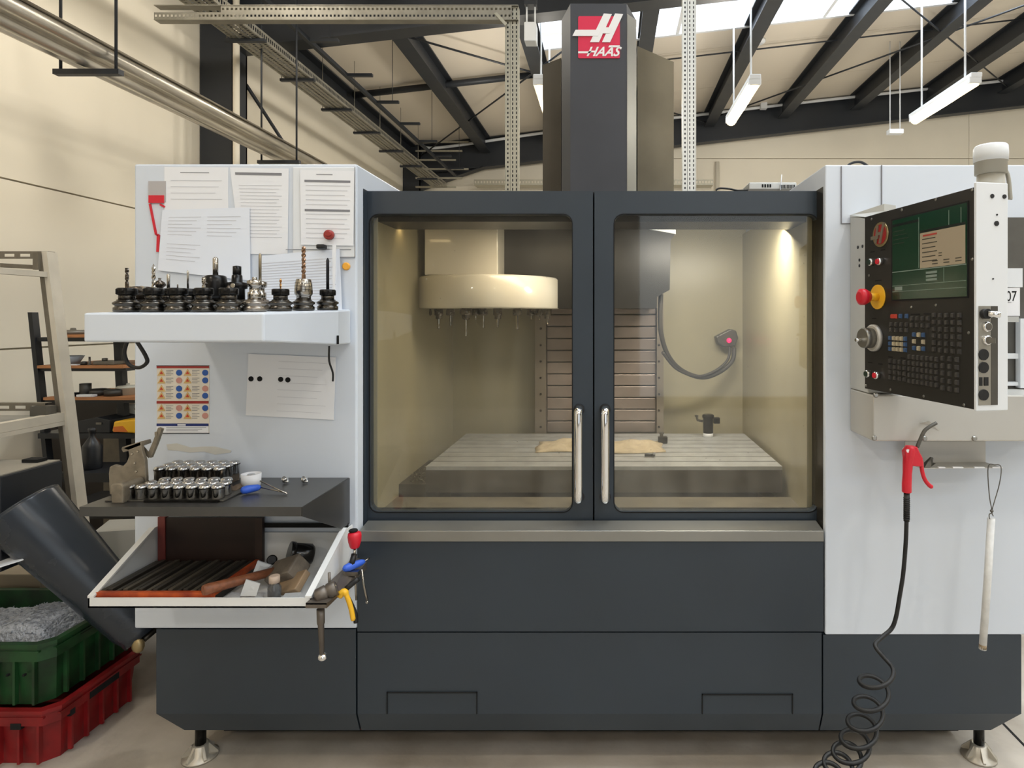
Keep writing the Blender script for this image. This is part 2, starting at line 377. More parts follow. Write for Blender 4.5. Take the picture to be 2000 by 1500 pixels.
# small cable rungs in the far corner and the horizontal tray along the far wall
FT = thing('far_cable_tray', (-2, 12.1, 3.9), 'thin punched cable tray along the far wall behind the machine', 'cable tray')
M().perf((-2.6, 11.8, 4.05), (4.6, 0, 0), (0, 0, .1), 80, 1).build('tray_side', GALV, FT)
M().box(-2.6, 2.0, 11.8, 12.1, 4.045, 4.05).build('tray_bottom', GALV, FT)
for i in range(6): M().box(-3.66, -2.9+.12*(i % 3), 11.6, 11.63, 3.95+.17*i, 3.98+.17*i).build('rung', GALV, FT)
# punched support rails behind the machine
def punched(m, x, y, z0, z1, wd=.085):
    n = int((z1-z0)/.03)
    m.perf((x-wd/2, y, z0), (wd*.35, 0, 0), (0, 0, z1-z0), 1, n, .28, .45)
    m.perf((x-wd*.1, y, z0), (wd*.6, 0, 0), (0, 0, z1-z0), 2, n, .26, .6)
    m.box(x-wd/2-.003, x-wd/2, y-.006, y+.04, z0, z1).box(x+wd/2, x+wd/2+.003, y-.006, y+.04, z0, z1).box(x-wd*.13, x-wd*.1, y-.004, y+.002, z0, z1)
SR = thing('punched_rail_frame', (X(1003, 4.1), 4.1, 0), 'galvanised punched rail frame left of the machine column, post with long top arm', 'rail frame')
m = M(); punched(m, X(1000, 4.1), 4.1, 0, Z(14, 4.1)); m.build('post', GALV, SR)
M().box(X(1000, 4.1)-.038, X(1000, 4.1)+.038, 4.125, 4.13, 0, Z(14, 4.1)).build('post_back', BEAM, SR)
zt = Z(24, 4.1)
m = M()
m.perf((X(435, 4.1), 4.08, zt-.01), (X(1000, 4.1)-X(435, 4.1), 0, 0), (0, 0, .045), 66, 1, .5, .32)
m.perf((X(305, 4.1), 4.08, zt-.055), (X(1000, 4.1)-X(305, 4.1), 0, 0), (0, 0, .045), 90, 1, .5, .32)
m.box(X(305, 4.1), X(1013, 4.1), 4.078, 4.14, zt+.035, zt+.04).box(X(305, 4.1), X(1013, 4.1), 4.078, 4.14, zt-.06, zt-.055)
m.build('top_arm', GALVD, SR)
M().prism([(X(966, 4.1), 4.07, zt-.02), (X(972, 4.1), 4.07, zt-.015), (X(992, 4.1), 4.07, Z(50, 4.1)), (X(988, 4.1), 4.07, Z(54, 4.1))], (0, .01, 0)).build('corner_strut', GALV, SR)
SR2 = thing('punched_post', (X(1346, 4.1), 4.1, 0), 'tall galvanised punched post right of the machine column', 'post')
m = M(); punched(m, X(1346, 4.1), 4.1, 0, 5.0); m.build('post', GALVW, SR2)
M().box(X(1346, 4.1)-.038, X(1346, 4.1)+.038, 4.125, 4.13, 0, 5.0).build('post_back', BEAM, SR2)
# ================================================================ the milling machine
YD, YC = 2.08, 2.0
MC = thing('milling_machine', (0, 2.6, 0), 'large white and dark grey milling machine with two glazed sliding doors', 'machine')
def part(m, name, material, **k): return m.build(name, material, MC, **k)
# --- cabinets, bases
xl0, xl1 = X(262, YC), X(697, YC)
xr0, xr1 = X(1612, YC), 1.4
lc = part(M().box(xl0, xl1, YC, 3.2, Z(1228, YC), 2.0), 'left_cabinet', WHITE, bevel=.006)
rc = part(M().box(xr0, xr1, YC, 3.2, Z(1240, YC), Z(322, YC)), 'right_cabinet', WHITE, bevel=.004)
def basep(name, x0, x1, z1, c0=0, c1=0):
    m = M(); prof = [(YC+.003, z1), (YC+.003, .208), (YC+.035, .133), (3.1, .133), (3.1, z1)]
    a = [(x0+(c0 if i in (2, 3) else 0), y, z) for i, (y, z) in enumerate(prof)]
    b = [(x1-(c1 if i in (2, 3) else 0), y, z) for i, (y, z) in enumerate(prof)]
    m.loft([a, b]); return part(m, name, DARK)
basep('base_panel', X(304, YC), X(696, YC)-.003, Z(1230, YC), .07, 0)
basep('base_panel', X(697, YC)+.001, X(1606, YC)-.001, Z(1236, YC)-.001)
basep('base_panel', X(1608, YC)+.001, X(1996, YC), Z(1241, YC), 0, .08)
fp = part(M().box(X(698, YC), X(1608, YC), YC, YC+.04, Z(1234, YC)+.001, Z(1058, YC)), 'front_panel', DARK)
part(M().box(X(700, YC), X(1608, YC), YC+.02, YC+.05, .2, .8), 'panel_backing', GAP)
for x0, x1, z0 in ((755, 932, 1352), (1371, 1549, 1356)):
    a, b, zt_, zb = X(x0, YC), X(x1, YC), Z(z0, YC), .209
    part(M().box(a, b, YC-.001, YC+.004, zt_-.003, zt_).box(a, a+.003, YC-.001, YC+.004, zb, zt_).box(b-.003, b, YC-.001, YC+.004, zb, zt_), 'access_hatch_joint', GAP)
part(M().prism([(X(702, YC), YC-.005, Z(1057, YC)), (X(702, YC), YC-.005, Z(1036, YC)), (X(702, YC), YC+.07, Z(1030, YC)), (X(702, YC), YC+.07, Z(1057, YC))], (X(1608, YC)-X(702, YC), 0, 0)), 'sill_rail', STEELM, bevel=.002)
# enclosure: end posts, header, roof, chamber
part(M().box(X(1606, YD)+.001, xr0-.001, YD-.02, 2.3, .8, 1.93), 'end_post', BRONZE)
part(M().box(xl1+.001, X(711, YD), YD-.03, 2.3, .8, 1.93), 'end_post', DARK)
zr = Z(375, 2.11)
DK = mat('dark_header_paint', (26, 26, 27), .45, var=.1)
part(M().box(xl1, xr0, 2.13, 2.32, Z(443, 2.25), 1.925), 'door_header', DK)
CH = mat('chamber_enamel', (176, 168, 142), .35, var=.12, vscale=3, spec=.6)
part(M().box(xl1+.002, xr0-.002, 3.15, 3.17, .6, 1.98), 'chamber_back_wall', CH)
part(M().box(xl1+.002, xl1+.02, 2.125, 3.15, .6, 1.925), 'chamber_side_wall', CH)
part(M().box(xr0-.02, xr0-.002, 2.125, 3.15, .6, 1.925), 'chamber_side_wall', CH)
m = M()
for x0, x1, y0, y1 in ((xl1, -.36, 2.13, 3.2), (.36, xr0, 2.13, 3.2), (-.36, .36, 3.05, 3.2), (-.36, .36, 2.13, 2.42)):
    za, zb = 1.925+(y0-2.13)*.05, 1.925+(y1-2.13)*.05
    m.loft([[(x0, y0, za), (x1, y0, za), (x1, y0, za+.01), (x0, y0, za+.01)], [(x0, y1, zb), (x1, y1, zb), (x1, y1, zb+.01), (x0, y1, zb+.01)]])
part(m, 'enclosure_roof', DK)
part(M().box(xl1, xr0, 2.13, 2.32, .72, .822), 'inner_sill', mat('dirty_beige_sill', (128, 120, 104), .5, var=.3, vscale=14))
part(M().box(xl1, xr0, 2.32, 3.15, .6, .7), 'chip_pan', mat('chip_pan_steel', (60, 56, 50), .5, .4, var=.4, vscale=12))
# --- doors
GL = bpy.data.materials.new('coolant_stained_glass'); GL.use_nodes = True
nt = GL.node_tree; nt.nodes.clear(); N = nt.nodes.new; L = nt.links.new
out = N('ShaderNodeOutputMaterial'); tr = N('ShaderNodeBsdfTransparent'); tr.inputs[0].default_value = (.88, .87, .83, 1)
gl = N('ShaderNodeBsdfGlossy'); gl.inputs['Roughness'].default_value = .03
df = N('ShaderNodeBsdfDiffuse'); df.inputs[0].default_value = (.5, .48, .42, 1)
fr = N('ShaderNodeFresnel'); fr.inputs[0].default_value = 1.5
geo = N('ShaderNodeNewGeometry'); mp = N('ShaderNodeMapping'); mp.inputs['Scale'].default_value = (9, 9, 1.1); L(geo.outputs['Position'], mp.inputs[0])
n1 = N('ShaderNodeTexNoise'); n1.inputs['Scale'].default_value = 1.6; n1.inputs['Detail'].default_value = 6; L(mp.outputs[0], n1.inputs['Vector'])
n2 = N('ShaderNodeTexNoise'); n2.inputs['Scale'].default_value = 1.5; L(geo.outputs['Position'], n2.inputs['Vector'])
n3 = N('ShaderNodeTexVoronoi'); n3.inputs['Scale'].default_value = 42; L(geo.outputs['Position'], n3.inputs['Vector'])
dr = N('ShaderNodeMapRange'); L(n3.outputs['Distance'], dr.inputs[0]); dr.inputs[1].default_value = .04; dr.inputs[2].default_value = .09; dr.inputs[3].default_value = .35; dr.inputs[4].default_value = 0
rnd = N('ShaderNodeMath'); rnd.operation = 'GREATER_THAN'; rnd.inputs[1].default_value = .80; sp = N('ShaderNodeSeparateColor'); L(n3.outputs['Color'], sp.inputs[0]); L(sp.outputs[0], rnd.inputs[0])
mu = N('ShaderNodeMath'); mu.operation = 'MULTIPLY'; L(dr.outputs[0], mu.inputs[0]); L(rnd.outputs[0], mu.inputs[1])
m1 = N('ShaderNodeMath'); m1.operation = 'MULTIPLY'; L(n1.outputs['Fac'], m1.inputs[0]); L(n2.outputs['Fac'], m1.inputs[1])
m2 = N('ShaderNodeMapRange'); L(m1.outputs[0], m2.inputs[0]); m2.inputs[1].default_value = .1; m2.inputs[2].default_value = .42; m2.inputs[3].default_value = .0; m2.inputs[4].default_value = .05
ad = N('ShaderNodeMath'); ad.operation = 'ADD'; ad.use_clamp = True; spz = N('ShaderNodeSeparateXYZ'); L(geo.outputs['Position'], spz.inputs[0])
zg = N('ShaderNodeMapRange'); L(spz.outputs[2], zg.inputs[0]); zg.inputs[1].default_value = 1.5; zg.inputs[2].default_value = .82; zg.inputs[3].default_value = .5; zg.inputs[4].default_value = 2.6
zm = N('ShaderNodeMath'); zm.operation = 'MULTIPLY'; L(m2.outputs[0], zm.inputs[0]); L(zg.outputs[0], zm.inputs[1]); L(zm.outputs[0], ad.inputs[0]); L(mu.outputs[0], ad.inputs[1])
x1 = N('ShaderNodeMixShader'); x1.inputs[0].default_value = .04; L(tr.outputs[0], x1.inputs[1]); L(gl.outputs[0], x1.inputs[2])
x2 = N('ShaderNodeMixShader'); L(ad.outputs[0], x2.inputs[0]); L(x1.outputs[0], x2.inputs[1]); L(df.outputs[0], x2.inputs[2]); L(x2.outputs[0], out.inputs[0])
zd0, zd1 = Z(1028, YD), Z(373, YD)
for (ox0, ox1, ix0, ix1, hx) in ((712, 1158, 722, 1117, 1131), (1161, 1606, 1200, 1597, 1182)):
    m = M(); frame_xz(m, X(ox0, YD), X(ox1, YD), zd0, zd1, X(ix0, YD), X(ix1, YD), Z(1000, YD), Z(419, YD), .03, YD, YD+.035)
    d = part(m, 'sliding_door', DARK)
    M().box(X(ix0, YD)-.004, X(ix1, YD)+.004, YD+.012, YD+.016, Z(1000, YD)-.004, Z(419, YD)+.004).build('window_pane', GL, d)
    pts = rr(X(ix0, YD), X(ix1, YD), Z(1000, YD), Z(419, YD), .03, YD-.001)
    pto = rr(X(ix0, YD)-.003, X(ix1, YD)+.003, Z(1000, YD)-.003, Z(419, YD)+.003, .033, YD-.001)
    M().ring([p for p, q in pts], [p for p, q in pto], (0, .004, 0)).build('window_seal', GAP, d)
    x = X(hx, YD); za, zb = Z(803, YD), Z(966, YD)
    cp = [(x, YD-.002, za+.004), (x, YD-.03, za+.008)]
    cp = bez([(x, YD+.002, za+.006), (x, YD-.035, za+.006), (x, YD-.05, za-.014), (x, YD-.05, (za+zb)/2), (x, YD-.05, zb+.014), (x, YD-.035, zb-.006), (x, YD+.002, zb-.006)], 6)
    M().tube(cp, .0145, 12).build('handle', CHROME, d)
    for z in (za+.006, zb-.006): M().lathe([(.019, 0), (.019, .006)], (x, YD-.005, z), (0, 1, 0), 14).build('handle_washer', BLACK, d)
part(M().box(xl1+.003, xr0-.003, YD+.036, YD+.045, zd0-.01, zd0+.05).box(X(1157, YD), X(1162, YD), YD+.036, YD+.045, zd0, zd1), 'door_gap_seal', GAP)
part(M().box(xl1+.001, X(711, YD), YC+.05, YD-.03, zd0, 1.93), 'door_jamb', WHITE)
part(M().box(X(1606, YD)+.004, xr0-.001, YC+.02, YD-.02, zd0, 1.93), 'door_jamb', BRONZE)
# --- Z column covers with the emblem
Yc = 2.5
def octo(z, s=1.0, xo=0):
    a, b, c, e = [X(q, Yc)+xo for q in (1095, 1114, 1224, 1243)]
    return [(a, Yc+.05, z), (b, Yc, z), (c, Yc, z), (e, Yc+.05, z), (e, Yc+.42, z), (a, Yc+.42, z)]
t0 = octo(1.95); zq = [2.735, 2.777, 2.777, 2.735, 2.735, 2.735]
t1 = [(x, y, q) for (x, y, z), q in zip(octo(2.7), zq)]
top = [(x*.96+(-.042)*.04, Yc+.03+(y-Yc)*.85, q+.012) for (x, y, z), q in zip(t1, zq)]
cv = part(M().loft([t0, t1, top]), 'column_front_cover', DARK2)
part(M().loft([[(X(1224, Yc)+.0015, Yc-.002, 1.951), (X(1243, Yc)+.002, Yc+.0495, 1.951), (X(1243, Yc)+.002, Yc+.055, 1.951), (X(1224, Yc)+.0015, Yc+.003, 1.951)],
                [(X(1224, Yc)+.0015, Yc-.002, 2.735), (X(1243, Yc)+.002, Yc+.0495, 2.735), (X(1243, Yc)+.002, Yc+.055, 2.735), (X(1224, Yc)+.0015, Yc+.003, 2.735)]]), 'cover_bevel_panel', STEELM)
Yb = 2.78
xa, xb = X(1060, Yb), X(1316, Yb)
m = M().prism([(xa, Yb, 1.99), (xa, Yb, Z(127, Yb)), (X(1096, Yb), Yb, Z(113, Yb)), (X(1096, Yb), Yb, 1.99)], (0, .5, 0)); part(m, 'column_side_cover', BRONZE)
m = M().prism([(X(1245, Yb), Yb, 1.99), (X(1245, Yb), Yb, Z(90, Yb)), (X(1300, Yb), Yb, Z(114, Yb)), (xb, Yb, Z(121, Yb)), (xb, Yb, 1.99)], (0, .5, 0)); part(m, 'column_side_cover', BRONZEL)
part(M().box(X(1096, Yb)+.001, X(1245, Yb)-.001, Yb+.15, Yb+.5, 1.99, 2.6), 'column_core', DARK2)
def px2(x, y, Y=2.4975): return P(600+x/2.857, y/2.857, Y)
em = M(); q = [px2(x, y) for x, y in ((1516, 90), (1741, 90), (1745, 96), (1745, 320), (1741, 325), (1516, 325), (1512, 320), (1512, 96))]
em.prism(q, (0, .002, 0)); EM = em.build('emblem_plate', mat('emblem_red', (204, 40, 74), .35), cv)
EW = mat('emblem_white', (226, 224, 222), .4)
for nm, poly in (('emblem_stroke', ((1655, 75), (1700, 78), (1628, 235), (1578, 235))), ('emblem_stroke', ((1718, 75), (1763, 78), (1690, 235), (1645, 235))),
                 ('emblem_bar', ((1480, 200), (1497, 166), (1640, 166), (1622, 200))), ('emblem_bar', ((1662, 152), (1705, 152), (1690, 186), (1648, 186)))):
    yy_ = 2.4945 if 'stroke' in nm else 2.4938
    k = M().prism([px2(x, y, yy_) for x, y in poly], (0, .0033, 0)); k.build(nm, EW, cv)
s_ = 2.4965/F/2.857
M().text('HAAS', 72*s_, px2(1556, 312, 2.4965), (1, 0, 0), (0, 0, 1), .45, .0012).quad(px2(1512, 297, 2.4965), px2(1580, 297, 2.4965), px2(1586, 286, 2.4965), px2(1512, 286, 2.4965)).quad(px2(1680, 264, 2.4965), px2(1742, 264, 2.4965), px2(1745, 253, 2.4965), px2(1686, 253, 2.4965)).build('emblem_lettering', EW, cv)
# --- inside: spindle head, tool carousel, way cover, table
HD = mat('spindle_head_paint', (27, 26, 25), .4, var=.2, vscale=6)
Y2 = 2.72
m = M().box(X(975, Y2), X(1283, Y2), Y2, 3.05, Z(602, Y2), 1.935)
m.prism([(X(1283, Y2), Y2, Z(580, Y2)), (X(1308, Y2), Y2, Z(566, Y2)), (X(1310, Y2), Y2, Z(468, Y2)), (X(1318, Y2), Y2, Z(458, Y2)), (X(1318, Y2), Y2, 1.935), (X(1283, Y2), Y2, 1.935)], (0, .33, 0))
hd = part(m, 'spindle_head', HD)
M().prism([P(1243, 443, 2.7), P(1320, 443, 2.7), P(1320, 457, 2.7)], (0, .015, 0)).build('head_lip', WHITE2, hd)
CR = mat('carousel_cream', (226, 220, 206), .22, var=.03, coat=.5)
Y3 = 2.52
part(M().box(X(829, 2.56), X(972, 2.56), 2.56, 2.75, Z(537, 2.56), 1.925), 'carousel_arm', CR, bevel=.004)
cxx = (X(815, Y3+.22)+X(1091, Y3+.22))/2; rad = (X(1091, Y3+.22)-X(815, Y3+.22))/2; cyc = Y3+.25
zt3, zb3 = Z(537, Y3), Z(602, Y3)
cz = part(M().lathe([(rad*.5, 0), (rad, 0), (rad+.002, .006), (rad+.002, zt3-zb3-.008), (rad-.006, zt3-zb3), (rad*.5, zt3-zb3)], (cxx, cyc, zb3), (0, 0, 1), 48), 'tool_carousel', CR)
M().box(cxx+rad*.87, cxx+rad*.873, cyc-rad*.49, cyc-rad*.47, zb3, zt3).build('cover_seam', GAP, cz)
WC = mat('way_cover_steel', (172, 158, 152), .35, .5, var=.15, vscale=10)
Yw = 3.05
z = Z(848, Yw); i = 0
wc = part(M().box(X(1045, Yw), X(1066, Yw), Yw, Yw+.09, Z(848, Yw), Z(590, Yw)).box(X(1283, Yw), X(1296, Yw), Yw, Yw+.09, Z(848, Yw), Z(570, Yw)), 'way_cover_frame', mat('way_cover_frame_steel', (150, 140, 128), .4, .5))
for i in range(11):
    a = Z(848-i*23.5, Yw); b = Z(848-(i+1)*23.5+2.2, Yw)
    M().box(X(1067, Yw), X(1282, Yw), Yw+.02+(10-i)*.003, Yw+.085, a, b).build('way_cover_plate', WC, wc, bevel=.003)
for k in range(8):
    for px in (1056, 1287):
        M().lathe([(.006, 0), (.006, .004)], P(px, 610+k*32, Yw-.004), (0, 1, 0), 8).build('bolt', HSS, wc)
TB = mat('table_ground_iron', (196, 198, 200), .4, .25, var=.18, vscale=16)
xt0, xt1, yt0, yt1, zt_ = -.701, .662, 2.35, 3.017, .93
tb = part(M().box(xt0, xt1, yt0, yt1, .83, zt_-.014), 'machine_table', mat('table_side_iron', (104, 98, 90), .5, .4, var=.25, vscale=10))
n = 8; wst = (yt1-yt0)/n
for i in range(n): M().box(xt0, xt1, yt0+i*wst+(.0 if i == 0 else .005), yt0+(i+1)*wst-(.005 if i < n-1 else 0), zt_-.014, zt_).build('table_strip', TB, tb)
sd = part(M().box(X(880, 2.45), X(1480, 2.45), 2.45, 2.95, .70, .83), 'saddle', mat('dark_saddle', (34, 33, 32), .5, .3))
part(M().box(xl1+.02, X(840, 2.4), 2.34, 2.75, .7, Z(925, 2.5)).box(X(1500, 2.45), xr0-.02, 2.5, 2.9, .7, .76), 'side_way_cover', STEELD)
# coolant hose and nozzle camera
HOS = mat('grey_coolant_hose', (70, 66, 62), .4)
hp = [(1291, 575, 2.80), (1290, 640, 2.80), (1303, 690, 2.85), (1330, 722, 2.92), (1370, 737, 2.98), (1405, 727, 3.02), (1430, 705, 3.05), (1434, 680, 3.08)]
hs = part(M().tube(bez([P(*q) for q in hp], 6), .011, 8), 'coolant_hose', HOS)
M().tube(bez([P(x-9, y-2, Y-.02) for x, y, Y in hp[2:]], 6), .007, 8).build('thin_hose', HOS, hs)
pr = part(M().prism([P(1399, 658, 3.08), P(1414, 650, 3.08), P(1428, 643, 3.08), P(1438, 646, 3.08), P(1442, 660, 3.08), P(1436, 676, 3.08), P(1416, 678, 3.08), P(1402, 670, 3.08)], (0, .07, 0)), 'hose_bracket', STEELD, bevel=.004)
M().ball(P(1424, 665, 3.07), .012).build('red_indicator', mat('red_led', (255, 30, 90), .3, emit=3), pr)
# machine work lights inside
WL = mat('work_light_glow', (255, 226, 170), .4, emit=9)
for px in (800, 1060):
    Yl = 2.345; x = X(px, Yl)
    q = part(M().box(x-.05, x+.05, 2.32, 2.36, 1.85, 1.90), 'work_light', DARK2)
    M().box(x-.042, x+.042, 2.33, 2.365, 1.842, 1.85).build('lens', WL, q)
lt = bpy.data.lights.new('work_light_left', 'AREA'); lt.shape = 'RECTANGLE'; lt.size = .5; lt.size_y = .1; lt.energy = 2.6; lt.color = (1, .86, .64)
lo = bpy.data.objects.new('work_light_left', lt); COL.objects.link(lo); lo.location = (-.2, 2.36, 1.83); lo.rotation_euler = (math.radians(12), 0, 0)
lt = bpy.data.lights.new('work_light_right', 'AREA'); lt.shape = 'RECTANGLE'; lt.size = .5; lt.size_y = .1; lt.energy = 11; lt.color = (1, .95, .86)
lo = bpy.data.objects.new('work_light_right', lt); COL.objects.link(lo); lo.location = (.42, 2.36, 1.83); lo.rotation_euler = (math.radians(22), 0, 0)
# --- left cabinet: door panel, labels, button
m = M(); a, b, c, d = X(573, YC), X(695, YC), Z(503, YC), Z(327, YC)
part(M().box(a, b, YC-.004, YC, c, d), 'cabinet_door', WHITE2, bevel=.003)
part(M().box(X(560, YC), X(687, YC), YC-.006, YC-.004, Z(488, YC), Z(487, YC)).box(b-.002, b, YC-.0055, YC-.004, c, d).box(a, b, YC-.0055, YC-.004, c, c+.002), 'door_edge_line', INK)
part(M().lathe([(.010, 0), (.013, .003), (.013, .006)], P(675, 520, YC-.006), (0, 1, 0), 16), 'orange_button', mat('orange_button_plastic', (238, 170, 60), .4), label='orange round button')
st = part(M().box(X(291, YC), X(325, YC), YC-.003, YC, Z(395, YC), Z(354, YC)), 'red_stripe_label', mat('grey_red_label', (176, 172, 172), .4))
M().box(X(292, YC), X(322, YC), YC-.005, YC-.003, Z(397, YC), Z(382, YC)).build('red_band', RED, st)
def bar(m, p, q, wd=.003, y=YC-.004):
    a, b = P(*p, y), P(*q, y); t = (b-a).normalized(); nrm = Vector((-t.z, 0, t.x))*wd
    return m.prism([a-nrm, b-nrm, b+nrm, a+nrm], (0, .004, 0))
m = M(); bar(m, (292, 398), (304, 458)); bar(m, (304, 458), (309, 459)); bar(m, (309, 459), (308, 492), .005); bar(m, (312, 399), (321, 404)); m.build('red_outline', RED, st)
# safety sticker
SX0, SX1, SZ0, SZ1 = 307, 409, 846, 714
ss = part(M().box(X(SX0, YC), X(SX1, YC), YC-.0015, YC, Z(SZ0, YC), Z(SZ1, YC)), 'safety_sticker', mat('sticker_cream', (222, 214, 200), .45))
def sbox(m, x0, x1, y0, y1, d=.003): return m.box(X(x0, YC), X(x1, YC), YC-d, YC-.0014, Z(y1, YC), Z(y0, YC))
m = M(); sbox(m, 307, 409, 715, 719); sbox(m, 307, 408, 783, 788); m.build('red_band', mat('dark_red_print', (150, 40, 34), .5), ss)
m = M(); sbox(m, 307, 408, 827, 832); m.build('blue_band', mat('navy_print', (24, 44, 110), .5), ss)
m = M(); sbox(m, 307, 408, 832, 845); m.build('white_footer', PAPER, ss)
m = M(); sbox(m, 306.5, 409.5, 845.3, 846.5, .003); sbox(m, 306.5, 409.5, 713.6, 714.6, .003); m.build('black_border', GAP, ss)
YS = mat('pictogram_yellow', (206, 172, 110), .5); BS = mat('pictogram_blue', (36, 84, 160), .5); RS = mat('pictogram_red', (190, 60, 40), .5)
tri, inner_, circ, ring_, lines = M(), M(), M(), M(), M()
for r_, y in enumerate((728, 743, 759, 773, 797, 812)):
    for c_, x in enumerate((315, 366)):
        for mm, s, d in ((tri, 7.8, .003), (inner_, 3.5, .0036)):
            mm.prism([P(x-s, y+s*.75, YC-d), P(x+s, y+s*.75, YC-d), P(x, y-s*.95, YC-d)], (0, .0012, 0))
        xc = x+34.5
        (circ if (r_+c_*2) % 3 != 1 else ring_).lathe([(.0098, 0), (.0098, .001)], P(xc, y, YC-.003), (0, 1, 0), 14, False)
        for l_ in range(4): sbox(lines, x+10, x+24-(l_ % 2)*4, y-5+l_*3, y-4.2+l_*3, .0025)
for l_ in range(3): sbox(lines, 326, 404-l_*8, 834+l_*3.4, 834.8+l_*3.4, .0032)
tri.build('warning_triangles', YS, ss); inner_.build('warning_symbols', RS, ss); circ.build('blue_circles', BS, ss); ring_.build('red_circles', mat('pale_red_print', (196, 140, 128), .5), ss); lines.build('print_lines', INK, ss)
m = M(); sbox(m, 348, 364, 828, 831, .0035); m.build('emblem_oval', PAPER, ss)
m = M()
zz = [(325, 868), (345, 866), (372, 874), (398, 872), (418, 872), (452, 880), (450, 884), (420, 888), (398, 882), (370, 884), (345, 880), (328, 879)]
part(M().prism([P(x, y, YC-.0012) for x, y in zz], (0, .001, 0)), 'glue_residue', mat('glue_residue', (204, 202, 194), .7))
# --- tool tray
Yt = 1.52
def tz(y): return 1.5114+(y-Yt)*.03
tp = [(-1.301, Yt), (X(515, Yt), Yt), (-.82, 1.86), (-.841, 1.998), (-1.33, 1.998)]
bt = [Z(668, Yt), Z(668, Yt), Z(674, 1.86), Z(674, 1.9), Z(668, Yt)]
m = M().loft([[(x, y, bz) for (x, y), bz in zip(tp, bt)], [(x, y, tz(y)) for x, y in tp]])
tt = part(m, 'tool_tray', WHITE, bevel=.005)
M().box(X(661, 1.86), X(664.5, 1.86), 1.848, 1.852, Z(672, 1.86), Z(655, 1.86)).build('tray_slot', GAP, tt)
# --- stainless worktop
Yw1 = 1.69; zw = Z(990, Yw1); xw0, xw1 = X(155, Yw1), X(590, Yw1)
m = M().loft([[(xw0, Yw1, zw), (xw1, Yw1, zw), (-.847, 1.998, zw), (-1.46, 1.998, zw)], [(xw0, Yw1, zw-.003), (xw1, Yw1, zw-.003), (-.847, 1.998, zw-.003), (-1.46, 1.998, zw-.003)]])
m.box(xw0, xw1, Yw1, Yw1+.002, zw-.024, zw-.003).box(xw0, xw1, Yw1, Yw1+.025, zw-.026, zw-.024)
WT = part(m, 'worktop', SHELFM)
M().loft([[(xw1-.001, Yw1, zw-.001), (xw1-.001, Yw1, zw-.026), (xw1-.001, 1.94, Z(1033, 1.94)), (xw1-.001, 1.998, Z(1022, 1.998)), (xw1-.001, 1.998, zw-.001)], [(xw1+.001, Yw1, zw-.001), (xw1+.001, Yw1, zw-.026), (xw1+.001, 1.94, Z(1033, 1.94)), (xw1+.001, 1.998, Z(1022, 1.998)), (xw1+.001, 1.998, zw-.001)]]).build('side_gusset', SHELFM, WT)
M().box(xw0+.01, xw1-.003, 1.99, 1.996, zw-.07, zw-.003).build('rear_flange', STEELD, WT)
# --- open white bin below
Yn = 1.72; zb_ = Z(1170, Yn); xb0, xb1 = X(172, Yn), X(608, Yn)
BW = mat('bin_white_paint', (226, 227, 226), .5, var=.05)
def slope(x, t=.004):
    return [[(x-t/2, Yn, zb_-.025), (x-t/2, 1.998, zb_-.025), (x-t/2, 1.998, Z(1024, 2.0)), (x-t/2, 1.95, Z(1034, 1.95)), (x-t/2, Yn, zb_+.004)],
            [(x+t/2, Yn, zb_-.025), (x+t/2, 1.998, zb_-.025), (x+t/2, 1.998, Z(1024, 2.0)), (x+t/2, 1.95, Z(1034, 1.95)), (x+t/2, Yn, zb_+.004)]]
bn = part(M().box(xb0, xb1, Yn, 1.998, zb_-.025, zb_-.02).box(xb0, xb1, Yn, Yn+.004, zb_-.025, zb_+.003), 'open_bin', BW)
M().loft(slope(xb0+.002)).build('side_panel', BW, bn); M().loft(slope(xb1-.002)).build('side_panel', BW, bn)
def rim(x):
    a = [(x-.009, Yn-.001, zb_+.003), (x+.009, Yn-.001, zb_+.003), (x+.009, Yn-.001, zb_+.009), (x-.009, Yn-.001, zb_+.009)]
    b = [(p[0], 1.95, Z(1034, 1.95)+(p[2]-zb_-.003)) for p in a]; return M().loft([a, b])
rim(xb0+.008).build('rim', BW, bn); rim(xb1-.008).build('rim', BW, bn)
M().box(xb0, xb1, 1.99, 1.997, zb_-.02, Z(1040, 1.99)).build('back_panel', BW, bn)
M().box(X(514, 1.985), X(680, 1.985), 1.982, 1.988, Z(1030, 1.985), Z(1022, 1.985)).build('black_slot', GAP, bn)
# --- side tool bracket at the bin's right
SB = mat('bracket_steel', (112, 104, 96), .4, .6, var=.2, vscale=20)
br = part(M().prism([P(597, 1178, 1.70), P(638, 1178, 1.70), P(664, 1158, 1.77), P(716, 1098, 1.98), P(690, 1085, 1.999), P(672, 1110, 1.9)], (0, 0, -.004)).loft([[P(597, 1178, 1.70), P(638, 1178, 1.70), P(638, 1188, 1.70), P(597, 1188, 1.70)], [P(597, 1178, 1.705), P(638, 1178, 1.705), P(638, 1188, 1.705), P(597, 1188, 1.705)]]).quad(P(638, 1178, 1.70), P(716, 1098, 1.98), P(716, 1112, 1.98), P(638, 1188, 1.70)), 'side_tool_bracket', SB)
